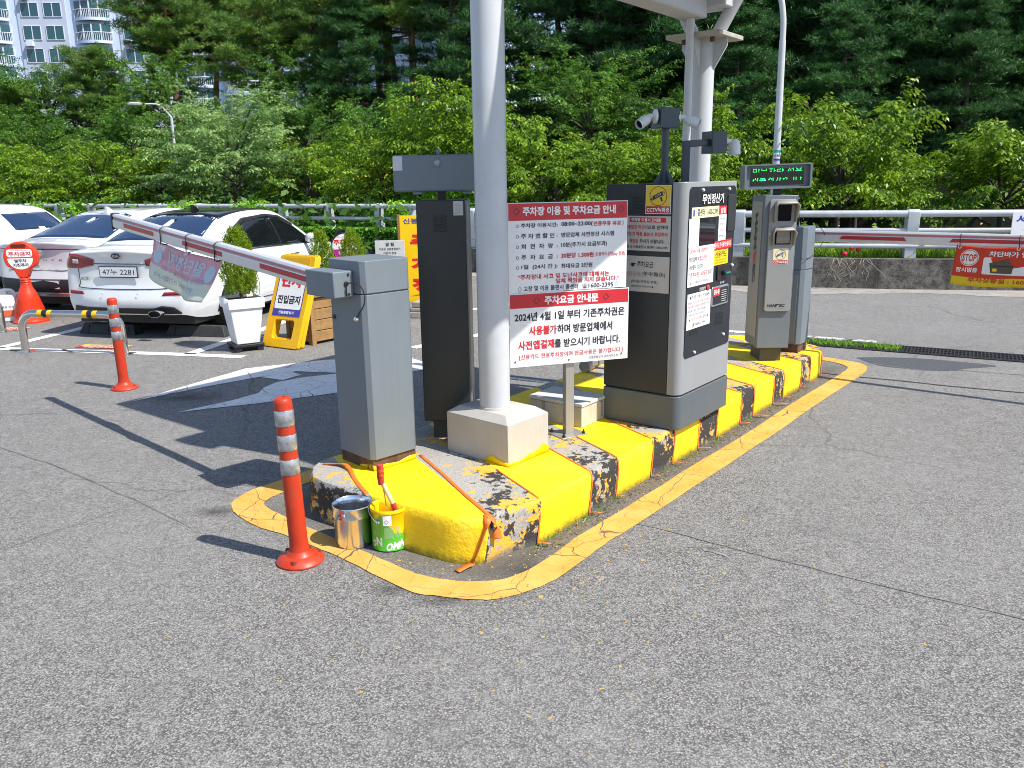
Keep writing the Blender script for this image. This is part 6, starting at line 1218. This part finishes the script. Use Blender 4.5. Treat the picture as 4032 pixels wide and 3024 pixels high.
def pine(seed, H, dense, spread, lo=.40, conic=0.):
    rng = np.random.default_rng(seed); m = MB(); bend = [(rng.normal(0, .12), rng.normal(0, .12)) for _ in range(6)]; tp = [(sum(b[0] for b in bend[:k]) * .8, sum(b[1] for b in bend[:k]) * .8, -.5 + (H + .3) * k / 6) for k in range(7)]
    m.tube(smoothpath(tp, 3), [.17 * (1 - .8 * i / 18) + .02 for i in range(19)], 9); A = []
    nb = dense
    for b in range(nb):
        f = lo + (1 - lo) * (b + rng.uniform(0, 1)) / nb; i = min(int(f * 6), 5); q0 = np.array(tp[i]) + (np.array(tp[i + 1]) - np.array(tp[i])) * (f * 6 - i); az = b * 2.4 + rng.uniform(-.6, .6)
        Lb = spread * (1.15 - f) ** (.5 + conic * .5) * rng.uniform(.65, 1.15) * (1.3 if conic else 1.1); d = np.array([math.cos(az), math.sin(az), rng.uniform(.0, .4) - conic * .25]); q1 = q0 + d * Lb * .5 + [0, 0, -.05 * Lb]; q2 = q0 + d * Lb + np.array([0, 0, .16 * Lb])
        m.tube([Vector(q0), Vector(q1), Vector(q2)], [.04, .026, .01], 5)
        for t in (rng.uniform(.38, .5), rng.uniform(.62, .72), rng.uniform(.82, .9), 1.02):
            c0 = (1 - t) ** 2 * q0 + 2 * t * (1 - t) * q1 + t * t * q2 + np.array([rng.normal(0, .22 * Lb * .6), rng.normal(0, .22 * Lb * .6), .06]); pr = (.17 + .055 * Lb) * rng.uniform(.8, 1.35); pv = rng.normal(.45, .16)
            for k in range(int(9 + 3 * Lb)): A.append(np.append(c0 + [rng.normal(0, pr), rng.normal(0, pr), abs(rng.normal(0, .10)) - .03], pv + rng.normal(0, .08)))
    A = np.array(A); nt, nn = len(A), 20
    D = rng.normal(0, 1, (nt, nn, 3)); D[..., 2] = np.abs(D[..., 2]) * .9 + .15; D /= np.linalg.norm(D, axis=2)[..., None]; P = A[:, None, :3] + D * .03 + rng.normal(0, .05, (nt, nn, 3)); Nn = rng.normal(0, 1, (nt, nn, 3)) + [0, 0, .6]
    L = rng.uniform(.15, .28, nt * nn); var = np.clip(A[:, None, 3] + rng.uniform(-.15, .15, (nt, nn)), 0, 1).reshape(-1)
    return (P.reshape(-1, 3), D.reshape(-1, 3), Nn.reshape(-1, 3), L, np.full(nt * nn, .032), var), m
for i, (H, d, s) in enumerate(((9.5, 44, 3.1), (8.6, 40, 3.4), (10.5, 46, 3.0))): c_, m_ = pine(71 + i, H, d, s, .50); proto('pine%d' % i, c_, m_, ln1, pbark)
for i, (H, d, s) in enumerate(((9., 60, 3.0), (10., 64, 2.7))): c_, m_ = pine(81 + i, H, d, s, .12, 1.); proto('fir%d' % i, c_, m_, ln2, bark)
rng = random.Random(21)
# named trees near the rails
for lab, kd, x, y, s, sz in (('spreading bright green cherry tree right of the street lamp', 'cherry0', 6.3, 15.9, 1.12, 1.02), ('bright green cherry tree at the right edge above the rail sign', 'cherry1', 8.6, 14.6, 1.02, .92), ('young cherry tree between the street lamp and the second pillar', 'cherry2', 4.35, 17.6, 1.05, 1.0),
    ('low cherry tree directly behind the payment machine', 'cherry0', 2.7, 17.8, 1.0, .86), ('cherry tree behind the notice board', 'cherry1', .9, 18.6, 1.05, .92), ('cherry tree rising above the dark kiosk display', 'cherry2', -1.1, 21.0, 1.3, 1.0), ('cherry tree behind rail between display kiosk and barrier cabinet', 'cherry0', -3.4, 22.6, 1.1, .92),
    ('low leafy tree left of the pale willow', 'cherry1', -10.6, 25.6, 1.0, .92), ('low leafy tree behind the raised boom tip', 'cherry2', -12.9, 26.4, 1.05, .9), ('low leafy tree above the silver-white sedan', 'cherry0', -15.2, 27.6, 1.1, .9), ('leafy tree at the left edge above the tall SUV', 'cherry1', -17.6, 28.6, 1.1, .92), ('leafy tree right of the pale willow', 'cherry2', -5.8, 24.4, .95, .9),
    ('dark green shrub tree at right behind the two front cherry trees', 'cherry1', 7.6, 18.4, 1.1, .8), ('low green tree left of the street lamp, behind young cherry', 'cherry0', 3.6, 19.8, 1.1, .85), ('leafy tree peeping out at the far left edge behind the SUV', 'cherry2', -19.8, 30.0, 1.15, .95)): tree('cherry_tree', lab, kd, x, y, s, rng.uniform(0, 6.28), None, None, sz)
tree('willow_tree', 'pale silvery-green rounded tree behind the white sedan', 'willow0', -8.0, 24.6, 1.08, 1.0)
# broadleaf belt on the lower slope
for lab, x, y, s in (('dark broadleaf tree at far left, half way up the slope', -24, 37, .74), ('broad dark tree above the silver-white sedan', -19.5, 35, .72), ('wide broadleaf tree upslope of the pale willow', -15.0, 34, .76), ('broadleaf tree on the slope over the raised boom', -11.0, 32.5, .72), ('broadleaf tree on the slope left of the dark kiosk', -7.4, 31.0, .76), ('broadleaf tree on the slope behind the near barrier cabinet', -4.4, 29.5, .72), ('broadleaf tree on the slope behind the near pillar', -1.4, 28.5, .70), ('tall broadleaf tree in the centre above the notice board', 2.4, 25.5, .74), ('broadleaf tree upslope between the two pillars', 5.2, 25.0, .56)):
    tree('broadleaf_tree', lab, 'broad%d' % rng.randrange(2), x, y, s, rng.uniform(0, 6.28), None, None, .95)
for lab, x, y, s in (('dark leafy tree below the apartment block at top left', -28.5, 46, 1.0), ('second dark leafy tree below the apartment block, further right', -23.5, 44, 1.0), ('dark leafy tree among the pines above the raised boom', -17.0, 42.5, .95), ('dark leafy tree among the pines left of near pillar', -9.0, 39.5, .9)): tree('broadleaf_tree', lab, 'broad%d' % rng.randrange(2), x, y, s, rng.uniform(0, 6.28), None, None, 1.)
for lab, x, y, s in (('broad leafy tree beyond the tall SUV, at the very left edge', -27.5, 36.5, .8), ('broad leafy tree on the slope far left, mostly out of view', -33, 41, .95), ('outermost broad tree at far left of the wood', -40, 46, 1.0)): tree('broadleaf_tree', lab, 'broad%d' % rng.randrange(2), x, y, s, rng.uniform(0, 6.28), None, None, 1.)
PL = 'pine with reddish trunk in the wood on the slope, apartment blocks behind'
for x, y, s in ((-31, 50, .62), (-19.5, 51, .95), (-17, 50, 1.1), (-15.2, 55, 1.0), (-13, 48, 1.12), (-9.4, 47, 1.15), (-7.6, 52, 1.25), (-5.8, 45, 1.1), (-3.8, 49, 1.2), (-1.6, 43, 1.1), (.8, 46, 1.2), (-18, 47, 1.0), (-6.6, 48, 1.3), (-2.4, 47, 1.3), (-10, 60, 1.4), (-4, 58, 1.4), (-7, 64, 1.45), (-20.5, 43, .7), (-24.5, 43, .62), (-12, 42, .9), (-8, 41, .95), (-4.2, 40, .95), (2.6, 41, 1.0)):
    tree('pine_tree', PL, 'pine%d' % rng.randrange(3), x, y, s, rng.uniform(0, 6.28), None, 'pines on the slope')
DL = 'dark conifer in the shady wood on the right-hand slope'
for x, y, s in ((.5, 36, .95), (3.4, 34, 1.0), (5.8, 32, .95), (8.2, 30.5, .95), (10.4, 29, .95), (12.6, 28, .95), (14.8, 27, .95), (17, 26.5, .9), (4.6, 39, 1.15), (7.4, 37.5, 1.1), (10, 36, 1.15), (13, 34.5, 1.1), (16, 33, 1.1), (19, 31.5, 1.1), (22, 30, 1.1), (9.5, 24.8, .62), (12.4, 23.5, .62), (15, 22.6, .62), (6.8, 25.6, .6), (-2.2, 36.5, .9), (-6.5, 37.5, .85), (18, 38, 1.3), (23, 36, 1.3), (13, 42, 1.3), (8, 44, 1.3)):
    tree('conifer_tree', DL, 'fir%d' % rng.randrange(2), x, y, s, rng.uniform(0, 6.28), None, 'dark conifers on the right slope')
# undergrowth that nobody could count
def scatter(name, n, fn, leaf, mat, seed, up=1.0):
    r = np.random.default_rng(seed); P = np.array([fn(r) for _ in range(n)]); D = r.normal(0, 1, (n, 3)); D[:, 2] = np.abs(D[:, 2]) * up - .25; D /= np.linalg.norm(D, axis=1)[:, None]; Nn = r.normal(0, .6, (n, 3)) + [.2, -.5, .9]
    L = leaf * r.uniform(.6, 1.3, n); o = leaf_obj(name, P, D, Nn, L, L * .55, r.random(n), mat); o['kind'] = 'stuff'; return o
def pathpt(path, s):
    k = min(int(s * (len(path) - 1)), len(path) - 2); f = s * (len(path) - 1) - k; return path[k].lerp(path[k + 1], f)
def under(r):
    x = r.uniform(-30, 26); y0 = 18 + max(0., -x - 2) * .42; y = y0 + r.random() ** 1.3 * 26; return (x, y, hz(x, y) + r.random() ** 2 * 1.5)
scatter('undergrowth', 42000, under, .24, m_leaf('undergrowth leaf', hx('2a4a18'), hx('55802a'), .35, .5), 3)
def hedge(r):
    s = r.random(); p = pathpt(RW, s); b = r.random(); return (p.x + .6 + b * 1.2, p.y + .75 + b * 1.6, -.2 + r.random() * (.55 + .5 * b) + .28 * math.sin(p.x * 3 + b * 5) * b)
scatter('shrub_bank', 15000, hedge, .085, m_leaf('bank leaf', hx('31571a'), hx('7ea032'), .4, .45), 5)
def hedge2(r):
    s = .40 + r.random() * .60; p = pathpt(LW, s); b = r.random(); return (p.x + .5 * b + .4, p.y + .95 + b * 2.4, -.1 + r.random() * (.9 + .9 * b) + .3 * math.sin(p.x * 1.7))
scatter('shrub_bank', 16000, hedge2, .10, m_leaf('bright bank leaf', hx('4a8a18'), hx('9ac838'), .42, .45), 6)
# ivy on the left wall and vines over its rail
def ivy(r):
    s = .36 + r.random() * .64; p = pathpt(LW, s); z = .62 - r.random() ** 1.5 * (.46 + .12 * math.sin(p.x * 2)); return (p.x + r.normal(0, .05), p.y - .06 + r.normal(0, .05), z)
iv = scatter('ivy', 15000, ivy, .10, m_leaf('ivy leaf', hx('2f6414'), hx('76b030'), .3, .35), 7, -.4)
for i, (x, w, lab) in enumerate(((-16.2, .5, 'small vine clump on the left rail above the silver-white sedan roof'), (-14.0, .45, 'tuft of vine on the left rail over the silver-white sedan'), (-12.4, .55, 'rounded vine clump on the rail just left of the raised boom tip'), (-8.6, .9, 'wide vine clump on the rail above the white sedan roof'), (-6.5, .95, 'vine clump trailing down the rail right of the white sedan roof'), (-2.55, .45, 'vine hanging on the rail post beside the yellow board'))):
    k = np.random.default_rng(40 + i); n = int(1000 * w); yy = 20.3 + (-5.07 - x) * .499 if x < -5.07 else 19.2
    P = np.stack([x + k.normal(0, w * .27, n), np.full(n, yy + .12) + k.normal(0, .10, n) - .499 * 0, 1.10 - np.abs(k.normal(0, .24, n)) + .14 * k.random(n)], 1); D = k.normal(0, .7, (n, 3)) + [0, -.3, -.5]; D /= np.linalg.norm(D, axis=1)[:, None]; L = .075 * k.uniform(.6, 1.3, n)
    tag(leaf_obj('rail_vine', P, D, k.normal(0, .5, (n, 3)) + [.2, -.8, .7], L, L * .7, k.random(n), m_leaf('vine leaf', hx('5a981c'), hx('a6d23c'), .4, .4)), lab, 'vine')
# grass blades, roses and dry stems along the right wall, weeds in the drain and at the kerb
def blades(name, n, fn, h, w, mat, seed):
    r = np.random.default_rng(seed); P = np.array([fn(r) for _ in range(n)]); D = r.normal(0, .38, (n, 3)) + [0, 0, 1]; D /= np.linalg.norm(D, axis=1)[:, None]; L = h * r.uniform(.5, 1.3, n); o = leaf_obj(name, P, D, r.normal(0, 1, (n, 3)) + [0, -1, 0], L, np.full(n, w), r.random(n), mat); o['kind'] = 'stuff'; return o
def wallgrass(r): s = .1 + r.random() * .8; p = pathpt(RW, s); return (p.x + .05, p.y + .28 + r.random() * .35, .38)
blades('grass', 3600, wallgrass, .27, .020, m_leaf('grass blade', hx('4f7f1e'), hx('a0c040'), .4, .45), 9)
def drainweed(r): s = r.random() ** .8 * 1.35; p = A0 + dd_ * (s + .05) + nn_ * r.normal(0, .055); return (p.x, p.y, .004)
blades('weeds', 850, drainweed, .042, .008, m_leaf('weed blade', hx('4a8a18'), hx('9ccc3c'), .4, .4), 10)
def kerbweed(r):
    c = r.integers(0, 9); u_ = [.45, .62, 1.18, 1.9, .08, -.05, 2.4, 1.5, .3][c] + r.normal(0, .05); p = I(u_, -.045 + r.normal(0, .012)); return (p.x, p.y, .002)
blades('weeds', 150, kerbweed, .022, .006, MAT['weed blade'], 12)
def loose(r):
    u_ = r.uniform(-.2, 3.6); p = I(u_, -.035 - abs(r.normal(0, .05))); return (p.x, p.y, .003)
scatter('kerb_litter', 1500, loose, .011, plain('dry litter', (.14, .10, .055), .9, var=.6, scale=60), 15, .1)
def flakes(r):
    u_ = r.uniform(-.6, 2.6); p = I(u_, -.04 - abs(r.normal(0, .10))); return (p.x, p.y, .003)
scatter('paint_flakes', 260, flakes, .008, plain('paint flake', (.72, .46, .04), .6), 16, .05)
rose = plain('rose red', hx('d0203c'), .6, var=.2)
for i, (x, y, z) in enumerate(((5.02, 12.35, .50), (5.12, 12.36, .58), (5.22, 12.35, .55), (6.06, 12.1, .66), (6.14, 12.1, .70))):
    m = MB().lathe([(0, -.03), (.03, -.02), (.042, .005), (.03, .03), (.012, .03), (0, .015)], 10, Matrix.Translation((x, y, z)), False, False); tag(obj('rose_flower', m, rose), ('leftmost red rose low on the wall, left of rail post', 'red rose in the middle of the left cluster on the wall', 'red rose nearest to the rail post, left side', 'dark red rose just right of the rail post', 'red rose highest up, right of the rail post')[i], 'flower')
ds = thing('dry_roots', 'tangle of pale dry vine stems hanging down the concrete wall', 'plant', (5.0, 12.1, 0)); rr_ = random.Random(8); m = MB()
for k in range(13):
    x0 = rr_.uniform(-.22, .28); q = [(x0, .02, .45)]; 
    for s in range(5): q.append((q[-1][0] + rr_.uniform(-.08, .08), -.10 + rr_.uniform(-.01, .015), q[-1][2] - rr_.uniform(.03, .085)))
    m.tube(smoothpath(q, 3), .0035, 5)
obj('stems', m, plain('dry stem', (.36, .31, .24), .9), ds, (0, 0, 0), (0, 0, R_(-16)))
def yflow(r): s = r.random(); return (r.uniform(-4.5, -2.2), r.uniform(20.8, 22.4), .7 + r.random() * 1.1)
fo = scatter('yellow_flowers', 90, yflow, .09, plain('flower yellow', hx('e8b81c'), .6), 13); 
def yflow2(r): return (r.uniform(4.2, 9), r.uniform(13.0, 14.2), .3 + r.random() * 1.1)
scatter('yellow_flowers', 60, yflow2, .05, MAT['flower yellow'], 14)
# old stone terrace wall on the slope
swm = NT('terrace stone'); co = swm.co(); br_ = swm.n('TexBrick', {'Scale': 2.2, 'Color1': (.16, .15, .13), 'Color2': (.10, .095, .085), 'Mortar': (.02, .02, .018), 'Mortar Size': .03}); swm.put(br_.inputs['Vector'], swm.vm('MULTIPLY', co, (1, 1, 1.6))); swm.set(col=br_.outputs[0], rough=.95)
sw = MB().box(-3, 14, 0, .6, -.5, 1.5); tag(obj('terrace_wall', sw, swm.m, None, (1, 21.4, .2), (0, 0, R_(-16))), 'old stone terrace wall glimpsed between the trees at right', 'wall')
# white picket railings on the slope
wf_ = plain('white picket', (.55, .56, .58), .5)
def picket(label, p, q, h):
    a, b = Vector(p), Vector(q); d = b - a; L = d.length; t_ = thing('picket_fence', label, 'fence', a, math.atan2(d.y, d.x)); sl_ = d.z / math.hypot(d.x, d.y); m = MB()
    for k in range(int(L / .16)): z = k * .16 * sl_; m.box(k * .16, k * .16 + .045, 0, .03, z, z + h)
    obj('pickets', m, wf_, t_); obj('fence_rail', MB().tube([(0, .015, h * .9), (L, .015, h * .9 + d.z)], .035, 6), wf_, t_); obj('fence_rail', MB().tube([(0, .015, h * .15), (L, .015, h * .15 + d.z)], .035, 6), wf_, t_)
picket('white picket railing on the slope seen through dark trees, centre', (-1, 40.5, hz(-1, 40.5) + .2), (9, 38.5, hz(9, 38.5) + .4), 1.3); picket('white picket railing high on the slope at right', (9.4, 38.4, hz(9, 38) + .4), (22, 34, hz(22, 34) + .6), 1.3); picket('white picket railing lower down behind the second pillar', (4, 30.5, hz(4, 30.5) + .3), (12, 27.0, hz(12, 27) + .3), 1.1)
# apartment blocks
apw = plain('apartment wall white', (.60, .70, .90), .7, var=.03, scale=.3); apg = plain('apartment wall grey', (.48, .53, .64), .7, var=.03, scale=.3); teal = NT('apartment glass').set(col=(.02, .08, .10), rough=.08, spec=.7).m; frm = plain('window frame white', (.66, .70, .78), .5)
def apartment(label, loc, rz, ncol, z0, nfl, zlo, seed, bay=6.6):
    t_ = thing('apartment_block', label, 'building', loc, rz); r = random.Random(seed); W_ = ncol * bay
    obj('wall', MB().box(0, W_, 0, 11, -6, 52), apw, t_); fl_h = 2.9
    for c in range(ncol):
        x = c * bay
        if c % 2: obj('wall_panel', MB().box(x + .1, x + bay - .1, -.12, 0, -5, 50), apg, t_)
        for f in range(nfl):
            z = zlo + f * fl_h
            if c % 2 == 0:
                b_ = MB().prism([(x + .9 + (bay - 1.8) * i / 8, -.15 - 1.0 * math.sin(math.pi * i / 8)) for i in range(9)], z - .25, z + .12); bl_ = obj('balcony', b_, apw, t_)
                rl = MB(); pts = [(x + .9 + (bay - 1.8) * i / 20, -.13 - .98 * math.sin(math.pi * i / 20)) for i in range(21)]
                for px, py in pts: rl.box(px - .03, px + .03, py - .03, py + .03, z + .12, z + 1.15)
                rl.tube([(px, py, z + 1.15) for px, py in pts], .05, 6); obj('balcony_rail', rl, frm, bl_)
                gl_ = MB().prism([(x + 1.0 + (bay - 2.0) * i / 8, -.05 - .8 * math.sin(math.pi * i / 8)) for i in range(9)], z + .12, z + 2.2); wn_ = obj('window', gl_, teal, t_); mu = MB()
                for i in (0, 2, 4, 6, 8): px, py = x + 1.0 + (bay - 2.0) * i / 8, -.07 - .8 * math.sin(math.pi * i / 8); mu.box(px - .08, px + .08, py - .05, py + .05, z + .12, z + 2.2)
                obj('frame', mu, frm, wn_)
            else:
                for xa, xb in ((x + .7, x + 2.9), (x + 3.7, x + 5.9)):
                    wn_ = obj('window', MB().box(xa, xb, -.16, -.13, z + .3, z + 2.0), teal, t_); mu = MB(); mu.box(xa - .08, xa, -.2, -.13, z + .22, z + 2.08); mu.box(xb, xb + .08, -.2, -.13, z + .22, z + 2.08); mu.box((xa + xb) / 2 - .05, (xa + xb) / 2 + .05, -.2, -.13, z + .3, z + 2.0); mu.box(xa - .08, xb + .08, -.2, -.13, z + 2.0, z + 2.08); mu.box(xa - .08, xb + .08, -.2, -.13, z + .22, z + .3); obj('frame', mu, frm, wn_)
                if f % 2: obj('air_conditioner', MB().box(x + 1.0, x + 1.9, -.75, -.2, z - .6, z + .1), frm, t_, bevel=.04)
    return t_
apartment('blue-white apartment block with curved balconies at top left', (-86, 118, 0), R_(4), 8, 0, 6, 12.0, 1)
apartment('apartment block with dark windows half hidden behind the pines', (-31, 92, 0), R_(-10), 5, 0, 7, 8.0, 2, 6.0)
apartment('pale apartment block barely visible through dark trees at right', (6, 74, 0), R_(-16), 5, 0, 6, 7.0, 3, 6.4)
